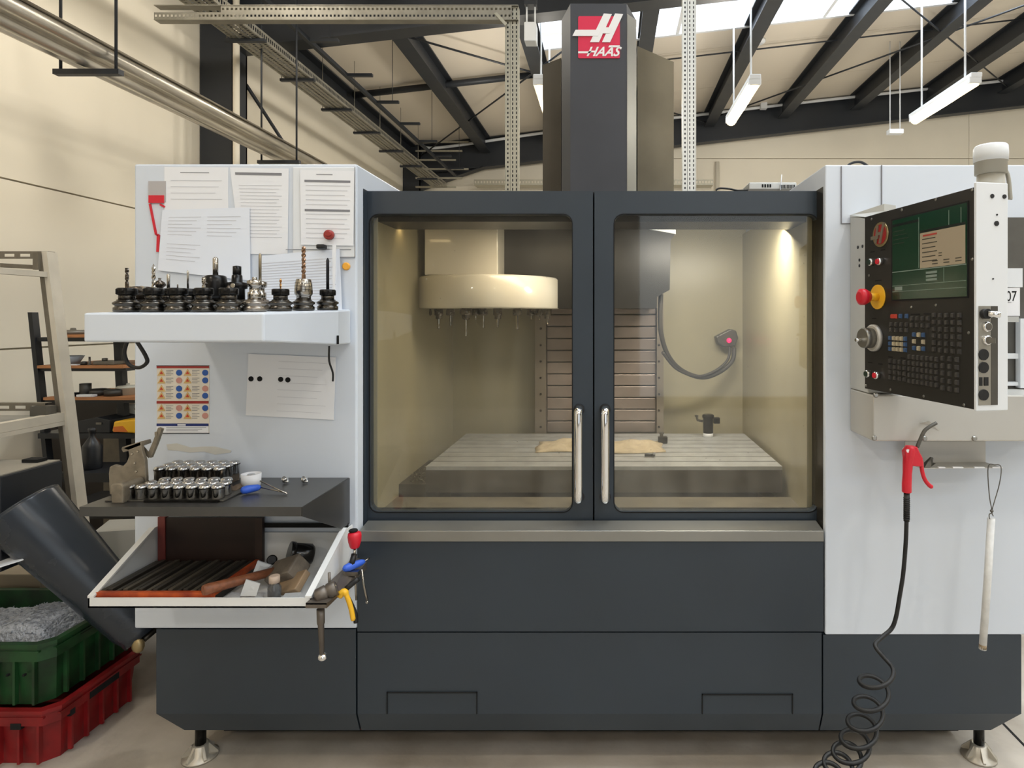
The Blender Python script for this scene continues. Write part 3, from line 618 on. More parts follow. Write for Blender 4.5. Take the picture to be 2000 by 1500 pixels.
# --- feet
for px, mt in ((392, CHROME), (1912, GALV)):
    Yf_ = 2.1; x = X(px, Yf_)
    ft = part(M().lathe([(.055, 0), (.055, .006), (.03, .012), (.026, .042), (.02, .044)], (x, Yf_, .001), (0, 0, 1), 20), 'levelling_foot', mat('cast_foot', (188, 182, 170), .35, .5))
    M().lathe([(.017, 0), (.017, .12)], (x, Yf_, .045), (0, 0, 1), 10).build('foot_stud', TOOLK, ft)
    for k in range(6):
        a = k*math.pi/3+.3; u = Vector((math.cos(a), math.sin(a), 0)); w_ = Vector((-u.y, u.x, 0))*.004; c = Vector((x, Yf_, .001))
        M().prism([c+u*.02-w_, c+u*.054-w_, c+u*.054-w_+Vector((0, 0, .012)), c+u*.026-w_+Vector((0, 0, .044))], w_*2).build('foot_rib', ft.data.materials[0], ft)
part(M().box(-.9, .65, 2.16, 2.2, .05, .1325), 'base_rail', mat('dark_red_primer', (92, 18, 16), .5))
part(M().box(-1.38, 1.25, 2.2, 3.09, .02, .132), 'shaded_machine_bed', GAP)  # bed block drawn black and forward, standing in for shade under the machine
# ================================================================ control pendant and right side
HSG = mat('grey_pendant_housing', (190, 190, 186), .42, .2, var=.05)
# stainless box under and behind the pendant
zb1 = Z(862, 1.824)
cb = part(M().box(.783, 1.4, 1.824, 1.998, zb1, Z(772, 1.824)), 'stainless_junction_cover', STEELS, bevel=.004)
DN = []
for px, py in ((1712, 772), (1709, 856), (1807, 857), (1905, 857)):
    M().lathe([(.005, 0), (.008, .003), (.008, .006)], P(px, py, 1.818), (0, 1, 0), 10).build('screw', STEEL, cb)
M().prism([P(1796, 826, 1.8235), P(1815, 822, 1.815), P(1836, 838, 1.8235), P(1834, 842, 1.8235), P(1812, 828, 1.819)], (0, .004, 0)).build('dent_crease', STEELS, cb)
part(M().prism([(.783, 1.998, 1.2705), (.783, 1.86, 1.2705), (.783, 1.86, Z(430, 1.88)), (.783, 1.998, 1.83)], (.09, 0, 0)), 'pendant_mount', HSG, bevel=.003)
part(M().prism([P(1660, 424, 1.99), P(1660, 420, 1.99), P(1727, 398, 1.9), P(1727, 412, 1.9), P(1693, 424, 1.87)], (.05, .03, 0)), 'mount_top_flap', HSG)
part(M().box(X(1642, YC), X(1643.5, YC), YC-.0045, YC, Z(436, YC), Z(325, YC)).box(X(1642, YC), X(1660, YC), YC-.0045, YC, Z(437, YC), Z(436, YC)).box(X(1720.5, YC), X(1722, YC), YC-.0045, YC, Z(400, YC), Z(323, YC)), 'seam_line', INK)
# pendant in its own frame: x = across panel (far to near), z = up, -y = out of the face
u = Vector((.078, -.43, 0)); Wp = u.length; u.normalize(); nrm = Vector((u.y, -u.x, 0))
if nrm.x > 0: nrm = -nrm
R = Matrix((u, -nrm, Vector((0, 0, 1)))).transposed()
PO = Vector((.776, 1.863, 1.284)); H = .521; TH = .082
def U(px): return ((px-1190)/F*1.863-.776)/(.179+(px-1190)/F*.984)
def V(px, py):
    q = U(px); Y = 1.863-.984*q; return Z(py, Y)-1.284
m = M().box(0, Wp, .004, TH, 0, H)
pe = m.build('control_pendant', HSG, MC, local=True, bevel=.004, base=(0, 0, 0))
loc = WM[MC.name].inverted() @ PO
pe.matrix_local = Matrix.Translation(loc) @ R.to_4x4(); WM[pe.name] = Matrix.Translation(PO) @ R.to_4x4()
def pp(m, name, material, **k): return m.build(name, material, pe, local=True, **k)
FACE = mat('pendant_black_face', (50, 48, 45), .34, .3, var=.1)
pp(M().box(0, Wp-.002, -.001, .004, .001, H-.001), 'front_plate', FACE)
pp(M().box(Wp-.002, Wp+.006, -.003, TH, -.002, H+.01), 'end_plate', WHITE2, bevel=.002)
u0, u1, v0, v1 = .129, .418, .262, .492
pp(M().box(u0, u1, -.0025, -.001, v0, v1), 'screen_bezel', GAP)
GS = mat('screen_green', (22, 52, 36), .16, emit=.12)
sc = pp(M().box(u0+.006, u1-.004, -.0032, -.0024, v0+.004, v1-.004), 'screen', GS)
def sb(x0, x1, z0, z1, d=.0036): return M().box(u0+(u1-u0)*x0, u0+(u1-u0)*x1, -d, -.0031, v0+(v1-v0)*z0, v0+(v1-v0)*z1)
def ss_(m, name, material): return m.build(name, material, sc, local=False)
def sub(m, name, material, par):
    m.xf(WM[pe.name]); return m.build(name, material, par)
sub(sb(.42, .97, .36, .76), 'message_window', mat('screen_beige', (150, 136, 114), .3, emit=.18), sc)
sub(sb(.02, .40, .90, .93), 'screen_line', mat('screen_dark', (16, 24, 22), .3), sc)
sub(sb(.42, .97, .765, .79), 'window_title_bar', MATS['screen_dark'], sc)
m = M()
for a in ((.02, .98, .345, .355), (.40, .405, .37, .95), (.02, .98, .18, .185), (.02, .98, .11, .115), (.78, .785, .79, .95), (.92, .925, .79, .95), (.72, .725, .19, .34)): 
    q = sb(*a); n = len(m.v); m.v += q.v; m.f += [tuple(i+n for i in f) for f in q.f]
sub(m, 'screen_grid_lines', mat('screen_pale_line', (120, 132, 122), .4, emit=.1), sc)
m = M()
for a in [(.45, .62+.02*(k % 2), .68-.05*k, .69-.05*k) for k in range(6)]+[(.66, .70, .50, .51), (.66, .70, .47, .48)]+[(.58+.14*k, .65+.14*k, .42, .43) for k in range(3)]+[(.58+.14*k, .65+.14*k, .39, .40) for k in range(3)]+[(.04, .2+.03*(k % 3), .84-.05*k, .845-.05*k) for k in range(4)]:
    q = sb(*a, .004); n = len(m.v); m.v += q.v; m.f += [tuple(i+n for i in f) for f in q.f]
sub(m, 'screen_text_lines', mat('screen_text', (60, 56, 46), .5), sc)
sub(sb(.46, .64, .715, .735, .004), 'red_heading', mat('screen_red', (170, 60, 50), .5), sc)
for k in range(3): sub(sb(.5, .64, .21+.04*k, .235+.04*k, .004), 'screen_value_box', MATS['screen_pale_line'], sc)
sub(sb(.06, .17, .125, .17, .004), 'screen_value_box', MATS['screen_pale_line'], sc)
# emblem
eu, ev = U(1722), V(1722, 458)
em = pp(M().lathe([(.036, 0), (.036, .004)], (eu, -.005, ev), (0, 1, 0), 28), 'round_emblem', mat('emblem_brass', (190, 172, 130), .3, .9))
sub(M().lathe([(.029, 0), (.029, .001)], (eu, -.006, ev), (0, 1, 0), 24), 'emblem_disc', mat('emblem_deep_red', (150, 24, 26), .4), em)
m = M()
for a, b, c, d in ((-.012, .026, -.022, -.024), (.016, .032, -.002, -.026)):
    m.prism([(eu+c, -.009, ev+d), (eu+c+.009, -.009, ev+d), (eu+a+.009, -.009, ev+b), (eu+a, -.009, ev+b)], (0, .004, 0))
m.box(eu-.040, eu-.004, -.009, -.005, ev-.012, ev-.002).box(eu-.01, eu+.006, -.009, -.005, ev-.002, ev+.007)
sub(m, 'emblem_strokes', mat('emblem_pewter', (176, 168, 150), .3, .8), em)
# buttons
for px, py, c in ((1706, 512, 'g'), (1723, 511, 'r'), (1700, 730, 'g'), (1717, 733, 'r')):
    a, b = U(px), V(px, py)
    q = pp(M().lathe([(.011, 0), (.011, -.012), (.009, -.014)][::-1], (a, -.001, b), (0, 1, 0), 14), 'push_button', CHROME)
    sub(M().lathe([(.008, 0), (.008, .004)], (a, -.018, b), (0, 1, 0), 12), 'button_cap', RED if c == 'r' else mat('dark_green_cap', (20, 44, 30), .4), q)
a, b = U(1716), V(1716, 580)
q = pp(M().lathe([(.036, 0), (.036, .003)], (a, -.0045, b), (0, 1, 0), 24), 'stop_collar', YEL, label='yellow emergency stop collar')
sub(M().lathe([(.012, 0), (.012, .03)], (a, -.034, b), (0, 1, 0), 14), 'stop_stem', YEL, q)
sub(M().lathe([(.014, 0), (.024, .006), (.024, .018), (.017, .032)], (a, -.064, b), (0, 1, 0), 20), 'stop_knob', RED, q)
a, b = U(1709), V(1709, 660)
q = pp(M().lathe([(.036, 0), (.040, .004), (.040, .012)], (a, -.013, b), (0, 1, 0), 28), 'jog_dial_ring', STEELS)
sub(M().lathe([(.028, 0), (.030, .004), (.030, .03)], (a, -.042, b), (0, 1, 0), 24), 'jog_wheel', mat('jog_wheel_grey', (150, 148, 142), .3, .8), q)
sub(M().lathe([(.005, 0), (.005, .018)], (a-.005, -.06, b-.006), (0, 1, 0), 10), 'jog_knob', CHROME, q)
for px, py in ((1703, 428), (1762, 410), (1829, 387), (1913, 358), (1698, 538), (1903, 506), (1781, 600), (1829, 596), (1893, 650), (1687, 752), (1740, 761), (1805, 774), (1884, 791)):
    a, b = U(px), V(px, py)
    a = min(max(a, .006), Wp-.008); b = min(max(b, .006), H-.006)
    pp(M().lathe([(.003, 0), (.0042, .002)], (a, -.003, b), (0, 1, 0), 8), 'screw', STEEL)
# print labels on the panel
m = M()
for px, py, w_ in ((1705, 492, .02), (1725, 488, .02), (1716, 548, .03), (1708, 622, .02), (1700, 708, .022), (1720, 711, .02)):
    a, b = U(px), V(px, py); m.box(a-w_/2, a+w_/2, -.0016, -.0009, b-.0015, b+.0015)
for x0, x1, py in ((1780, 1797, 614), (1805, 1819, 613), (1736, 1744, 697), (1760, 1770, 699)): m.box(U(x0), U(x1), -.0018, -.0009, V(x0, py)-.0015, V(x0, py)+.0015)
pp(m, 'printed_captions', GAP)
# keys
KD = mat('dark_key', (66, 63, 60), .35); KB = mat('blue_key', (60, 86, 122), .4); KC = mat('beige_key', (176, 164, 138), .4); KR = mat('red_key', (186, 60, 44), .4)
KM = {}
def key(a, b, material, sx=.0105, sz=.0125):
    k = (material.name, round(sx, 4), round(sz, 4))
    if k not in KM:
        me = M().loft([[(-sx/2, 0, -sz/2), (-sx/2, 0, sz/2), (sx/2, 0, sz/2), (sx/2, 0, -sz/2)], [(-sx*.38, -.005, -sz*.38), (-sx*.38, -.005, sz*.38), (sx*.38, -.005, sz*.38), (sx*.38, -.005, -sz*.38)]])
        d = bpy.data.meshes.new('key'); d.from_pydata(me.v, [], me.f); d.materials.append(material); KM[k] = d
    o = bpy.data.objects.new('key', KM[k]); COL.objects.link(o); o.parent = pe; o.location = (a, -.001, b)
def grid(x0, y0, x1, y1, nx, ny, fn, **k):     # zoomed pixel corners of the first and last key centres (5x crop at 1650,560)
    a0, b0 = U(1650+x0/5), V(1650+x0/5, 560+y0/5); a1, b1 = U(1650+x1/5), V(1650+x1/5, 560+y1/5)
    for i in range(nx):
        for j in range(ny):
            mt_ = fn(i, j)
            if mt_: key(a0+(a1-a0)*i/max(nx-1, 1), b0+(b1-b0)*j/max(ny-1, 1), mt_, **k)
D_ = lambda i, j: KD
grid(460, 368, 610, 425, 4, 2, D_)
grid(552, 288, 612, 288, 2, 1, lambda i, j: KB); grid(485, 290, 485, 290, 1, 1, lambda i, j: KR, sx=.026)
grid(450, 502, 600, 618, 5, 3, lambda i, j: KB if i in (0, 4) else KC)
grid(662, 310, 822, 380, 4, 2, D_)
grid(685, 468, 775, 606, 3, 3, lambda i, j: None if i == j == 1 else (KC if (i == 1 or j == 1) else KB))
grid(880, 278, 868, 612, 1, 6, D_)
grid(940, 280, 1130, 635, 4, 6, D_)
grid(450, 725, 590, 905, 4, 4, D_)
grid(640, 685, 905, 960, 7, 5, D_)
grid(965, 700, 1105, 1010, 3, 5, D_)
# end plate details (plate lies in the plane x = Wp+.006, facing the camera)
def ep(w0, w1, z0, z1, d0=.0005, d1=.0015): return M().box(Wp+.006+d0, Wp+.006+d1, w0, w1, z0, z1)
def wz(px, py): return (px-1903)/70*TH, Z(py, 1.44)-1.284
def edisc(px, py, r, d=.002): a, b = wz(px, py); return M().lathe([(r, 0), (r, d)], (Wp+.006, a, b), (1, 0, 0), 16)
a, b = wz(1905, 790); c, d = wz(1948, 598)
rcs = pp(ep(a, c, b, d), 'port_recess', mat('recess_steel', (178, 174, 164), .35, .8))
sub(ep(c-.018, c, b, d, .0014, .002), 'recess_side', STEELD, rcs)
sub(M().lathe([(.012, 0), (.012, .012)], (Wp+.0075, a+.014, d-.018), (1, 0, 0), 12), 'black_connector', BLACK, rcs)
sub(M().tube([(Wp+.018, a+.014, d-.018), (Wp+.03, a+.036, d-.02)], .008, 8), 'audio_plug', CHROME, rcs)
for py in (638, 664):
    x_, z_ = wz(1922, py); kk = M().lathe([(.012, 0), (.012, .006), (.009, .008)], (Wp+.0075, x_, z_), (1, 0, 0), 14)
    q = sub(kk, 'key_switch', CHROME, rcs)
x_, z_ = wz(1922, 664)
sub(M().box(Wp+.014, Wp+.034, x_-.001, x_+.001, z_-.006, z_+.006), 'key_blade', STEEL, rcs)
for py in (692, 717, 770):
    x_, z_ = wz(1915, py); sub(M().lathe([(.013, 0), (.013, .003)], (Wp+.0075, x_, z_), (1, 0, 0), 18), 'port_plug', BLACK, rcs)
for px, w_ in ((1909, .007), (1921, .011)):
    x_, z_ = wz(px, 744); sub(M().box(Wp+.0075, Wp+.0095, x_-w_/2, x_+w_/2, z_-.010, z_+.010), 'usb_port', BLACK, rcs)
for px, py, r in ((1936, 384, .005), (1964, 384, .005), (1947, 420, .002), (1946, 437, .006), (1938, 545, .0018)): pp(edisc(px, py, r), 'plug', BLACK)
# mount side plugs (dark holes on the grey side next to the panel)
for px, py in ((1676, 483), (1685, 481), (1679, 508), (1679, 519)):
    xx = .783; Y = xx*F/(px-1190); part(M().lathe([(.005, 0), (.005, .003)], (xx-.002, Y, Z(py, Y)), (1, 0, 0), 10), 'hole_plug', BLACK)
# beacon on the pendant
bx, by = P(1935, 300, 1.5).x, 1.5
bc = part(M().lathe([(.036, 0), (.034, .008), (.031, .012), (.030, .05)], (bx, by, 1.80), (0, 0, 1), 24), 'beacon', mat('grey_pipe_plastic', (164, 160, 148), .45))
M().lathe([(.030, 0), (.035, .002), (.035, .03), (.037, .031)], (bx, by, 1.848), (0, 0, 1), 24).build('beacon_socket', MATS['grey_pipe_plastic'], bc)
M().lathe([(.037, 0), (.038, .02), (.037, .036), (.034, .040)], (bx, by, 1.879), (0, 0, 1), 24).build('beacon_cap', WHITE2, bc)
M().tube(bez([(bx+.034, by+.01, 1.87), (bx+.048, by+.01, 1.85), (bx+.054, by+.01, 1.80), (bx+.054, by+.01, 1.79)], 5), .005, 8).build('beacon_cable', MATS['grey_pipe_plastic'], bc)
# right edge: recess, rungs and tag
er = part(M().box(X(1960, YC), 1.398, YC-.004, YC, Z(760, YC), Z(425, YC)), 'arm_recess', STEELD)
for a, b in ((532, 426), ): pass
for y0, y1 in ((700, 690), (752, 745)): M().box(X(1950, YC), 1.38, YC-.02, YC-.004, Z(y0, YC), Z(y1, YC)).build('recess_rung', WHITE2, er)
M().box(X(1985, 1.99), 1.398, 1.97, 1.994, Z(756, YC), Z(622, YC)).build('recess_rail', WHITE2, er)
tgx = 1.9
tg = part(M().box(X(1955, tgx), X(1992, tgx), tgx, tgx+.04, Z(617, tgx), Z(562, tgx)), 'number_tag', PAPER)
M().text('307', .045, P(1954, 588, tgx-.0006), (.75, 0, 0), (0, 0, 1), 0, .0002).box(X(1964, tgx), X(1975, tgx), tgx-.001, tgx, Z(590.5, tgx), Z(590, tgx)).build('tag_digits', GAP, tg)
part(M().box(X(1955, tgx), X(1997, tgx), tgx-.001, tgx+.05, Z(561, tgx), Z(524, tgx)), 'tag_holder', WHITE2)
part(M().box(X(1955, tgx), X(1990, tgx), tgx, tgx+.04, Z(629, tgx), Z(618, tgx)), 'tag_holder_foot', HSG)
# bracket under the stainless box
hb = part(M().box(X(1768, 1.95), X(1925, 1.95), 1.95, 1.954, Z(903, 1.95), Z(862, 1.95)), 'hook_bracket', STEELS)
M().loft([[P(1768, 903, 1.95), P(1925, 903, 1.95), P(1957, 913, 1.86), P(1800, 914, 1.86)], [P(1768, 904, 1.95), P(1925, 904, 1.95), P(1957, 914.5, 1.86), P(1800, 915.5, 1.86)]]).build('bent_ledge', STEELS, hb)
m = M()
for x0, x1 in ((1832, 1845), (1860, 1880), (1902, 1922), (1937, 1957)): m.box(X(x0, 1.86), X(x1, 1.86), 1.856, 1.862, Z(914, 1.86), Z(911.5, 1.86))
m.build('ledge_lip', PAPER, hb)
M().prism([P(1806, 904, 1.88), P(1818, 893, 1.88), P(1823, 894, 1.88), P(1822, 904, 1.88), P(1828, 905, 1.88), P(1818, 912, 1.86), P(1806, 913, 1.86)], (0, .004, 0)).build('bent_tab', STEELD, hb)

# ================================================================ things on top of the machine
eb = thing('electronics_box', P(1505, 372, 2.6), 'grey vented electronics box on top of the machine', 'electronics box')
Yq = 2.6; m = M().box(X(1463, Yq), X(1556, Yq), Yq, Yq+.12, Z(385, Yq), Z(356, Yq)); m.build('case', HSG, eb, bevel=.004)
M().box(X(1458, Yq), X(1556, Yq), Yq-.005, Yq+.0, Z(390, Yq), Z(369, Yq)).build('front_lip', STEELD, eb)
m = M()
for k in range(11): m.box(X(1523+k*2.8, Yq), X(1524.4+k*2.8, Yq), Yq-.002, Yq, Z(368, Yq), Z(361, Yq))
for k in range(4): m.box(X(1488+k*5, Yq), X(1491+k*5, Yq), Yq-.002, Yq, Z(366, Yq), Z(360, Yq))
m.build('vent_slots', GAP, eb)
M().tube([P(1524, 371, 2.58), P(1527, 341, 2.58)], .002, 6).build('antenna_wire', WHITE2, eb)
M().tube(bez([P(1398, 372, 2.45), P(1405, 368, 2.45), P(1425, 369, 2.45), P(1440, 372, 2.45), P(1460, 371, 2.5)], 6), .004, 6).build('thin_cable', BLACK, label='thin black cable on the machine roof left of the electronics box', cat='cable')
M().tube(bez([P(1652, 326, 2.3), P(1665, 318, 2.3), P(1682, 317, 2.3), P(1697, 326, 2.3)], 6), .005, 6).build('cable_loop', BLACK, label='black cable loop on top of the right white cabinet', cat='cable')

# ================================================================ air gun and coiled hose
Yg = 1.79
ag = thing('air_gun', P(1780, 960, Yg), 'red air gun hanging from the bent steel bracket', 'air gun')
m = M()
rg = []
for (x, y, r) in ((1771, 962, 9), (1771, 945, 9), (1772, 925, 8.5), (1773, 905, 9.5), (1775, 890, 11), (1777, 880, 11), (1779, 872, 9)): rg.append((x, y, r*Yg/F))
m.tube([P(x, y, Yg) for x, y, r in rg], [r for x, y, r in rg], 12)
m.prism([P(1768, 883, Yg-.012), P(1776, 872, Yg-.012), P(1792, 873, Yg-.012), P(1797, 884, Yg-.012), P(1803, 895, Yg-.012), P(1804, 912, Yg-.012), P(1782, 911, Yg-.012), P(1772, 920, Yg-.012)], (0, .024, 0))
m.build('body', RED, ag, bevel=.003)
M().tube(bez([P(1799, 900, Yg), P(1801, 920, Yg), P(1806, 936, Yg), P(1814, 947, Yg), P(1821, 952, Yg)], 4), [.006]*16+[.004], 8).build('trigger', RED, ag)
M().tube(bez([P(1791, 874, Yg), P(1803, 846, Yg), P(1812, 836, Yg), P(1829, 826, Yg)], 5), .0055, 8).build('nozzle', STEELD, ag)
M().lathe([(.005, 0), (.005, .026)], P(1774, 881, Yg-.013), (0, 1, 0), 10).build('hang_hole_rim', PAPER, ag)
ch = thing('coiled_air_hose', P(1770, 1500, Yg), 'black coiled air hose hanging down from the red air gun', 'hose')
m = M().tube([P(1771, 962, Yg), P(1770.5, 1018, Yg)], .0082, 10)
for k in range(11): m.lathe([(.009, 0), (.0092, .003)], P(1770.8, 974+k*4, Yg), (0, 0, 1), 10)
m.build('strain_relief', BLACK, ch)
pts = [P(1770.5, 1018, Yg), P(1769, 1060, Yg), P(1764, 1120, Yg), P(1757, 1165, Yg), P(1750, 1205, Yg), P(1741, 1228, Yg), P(1722, 1245, Yg-.01), P(1709, 1260, Yg-.03), P(1722, 1279, 1.74)]
pts = bez(pts, 6)
# helix: axis drifts down-left, loops open at the top, tight at the bottom
axp = bez([P(1714, 1308, 1.72), P(1705, 1350, 1.71), P(1694, 1390, 1.70), P(1682, 1425, 1.69), P(1668, 1455, 1.68), P(1652, 1480, 1.66), P(1634, 1500, 1.64), P(1616, 1520, 1.62), P(1598, 1540, 1.60), P(1578, 1560, 1.58)], 32)
ph0 = .35; lastp = pts[-1]
for i, c in enumerate(axp):
    ph = ph0-2*math.pi*i/32; r = .042
    q = c+Vector((r*math.cos(ph), r*math.sin(ph)*.9, .012*math.sin(ph+.7)))
    pts.append(q)
pts2 = [p for p in pts if p.z > .012]
m = M().tube(pts2, .0062, 8); m.build('coil', BLACK, ch)
# white stick
ws = thing('white_stick', P(1920, 1268, 1.85), 'long white stick hanging on a string from the steel bracket', 'stick')
m = M().tube([P(1936, 1012, 1.85), P(1929, 1130, 1.85), P(1919, 1268, 1.85)], .0105, 12); m.build('stick', mat('chalky_white_plastic', (226, 225, 222), .55, var=.15, vscale=40), ws)
M().lathe([(.0108, 0), (.0108, .012)], P(1919.5, 1266, 1.85), (0, 0, 1), 12).build('dirty_tip', mat('grimy_tip', (150, 128, 96), .7, var=.5, vscale=80), ws)
m = M().tube(bez([P(1933, 1014, 1.835), P(1932, 1005, 1.84), P(1937, 998, 1.84), P(1932, 965, 1.84), P(1930, 912, 1.85), P(1943, 908, 1.855), P(1955, 912, 1.85), P(1952, 945, 1.84), P(1938, 995, 1.84), P(1940, 1008, 1.84)], 5), .0015, 6)
m.ball(P(1937, 998, 1.84), .005); m.build('string', STEELD, ws)
# ================================================================ papers on the left cabinet
def paper(name, quad, Y, lines, label, material=PAPER, darks=(), group='papers on the left cabinet'):
    pts = [P(x, y, Y) for x, y in quad]
    o = M().prism(pts, (0, .0008, 0)).build(name, material, label=label, cat='paper', group=group)
    def at(u_, v_, d=.0006):
        a = pts[0].lerp(pts[1], u_); b = pts[3].lerp(pts[2], u_); q = a.lerp(b, v_); q.y -= d; return q
    m = M()
    for u0_, u1_, v_, h in lines: m.prism([at(u0_, v_), at(u1_, v_), at(u1_, v_+h), at(u0_, v_+h)], (0, .0004, 0))
    if lines: m.build('faint_text', INKL, o)
    m = M()
    for u0_, u1_, v_, h in darks: m.prism([at(u0_, v_), at(u1_, v_), at(u1_, v_+h), at(u0_, v_+h)], (0, .0004, 0))
    if darks: m.build('dark_heading', INK, o)
    return o, at
rows = lambda v0, v1, n, a=.1, b=.9, h=.008: [(a, b-.05*((k*7) % 3), v0+(v1-v0)*k/max(n-1, 1), h) for k in range(n)]
paper('paper_sheet', [(321, 326), (446, 327), (446, 430), (321, 430)], 1.9985, rows(.25, .6, 4), 'grey white paper sheet at the top left of the left cabinet', darks=[(.25, .7, .1, .012)])
paper('paper_sheet', [(449, 327), (564, 329), (562, 497), (470, 496)], 1.9975, rows(.2, .8, 16, .12, .88, .005), 'tall white paper sheet with one dark heading bar', darks=[(.08, .88, .055, .03)])
paper('paper_sheet', [(586, 332), (692, 334), (690, 480), (588, 478)], 1.9915, rows(.2, .9, 12, .1, .93, .008), 'white form with two dark bars on the cabinet door', darks=[(.08, .93, .13, .03), (.08, .93, .52, .03), (.3, .6, .05, .01)])
paper('paper_sheet', [(317, 410), (487, 405), (489, 548), (308, 528)], 1.993, rows(.12, .4, 6, .08, .45, .006)+rows(.12, .4, 6, .52, .9, .006)+rows(.55, .8, 5, .08, .45, .006), 'bluish white paper sheet overlapping the others behind the tool holders', material=PAPERW)
pb, at = paper('paper_sheet', [(505, 500), (640, 484), (667, 484), (668, 608), (505, 608)][:1]+[(663, 486), (668, 606), (505, 606)], 1.9895, rows(.14, .95, 18, .04, .94, .012), 'large printed table sheet behind the right tool holders', material=PAPERW)
pc, at = paper('paper_sheet', [(485, 691), (656, 698), (652, 820), (480, 811)], 1.996, rows(.1, .9, 8, .35, .9, .004), 'crooked white paper sheet with black dots below the tool tray')
m = M()
for x, y in ((490, 740), (507, 740), (548, 741), (562, 742)): m.lathe([(.0085, 0), (.0085, .001)], P(x, y, 1.9945), (0, 1, 0), 16, False)
m.build('black_dots', GAP, pc)
ps = M().prism([P(649, 478, 1.975), P(656, 478, 1.975), P(653, 606, 1.975), P(650, 606, 1.975)], (0, .002, 0)).build('paper_strip', PAPER, label='narrow white strip hanging at the right of the table sheet', cat='paper')
mg = thing('magnet', P(640, 458, 1.99), 'round red magnet on the white cabinet door form', 'magnet')
M().lathe([(.013, 0), (.016, .004), (.016, .014)], P(640, 458, 1.975), (0, 1, 0), 20).build('magnet_body', mat('dull_red_magnet', (150, 44, 38), .4), mg)
M().lathe([(.008, 0), (.010, .004), (.010, .006)], P(640, 456, 1.97), (0, 1, 0), 16).build('magnet_knob', MATS['dull_red_magnet'], mg)
M().box(P(618, 484, 1.97).x, P(634, 484, 1.97).x, 1.965, 1.99, P(618, 486, 1.97).z, P(618, 477, 1.97).z).build('black_clip', BLACK, label='small black clip below the red magnet', cat='clip', bevel=.004)
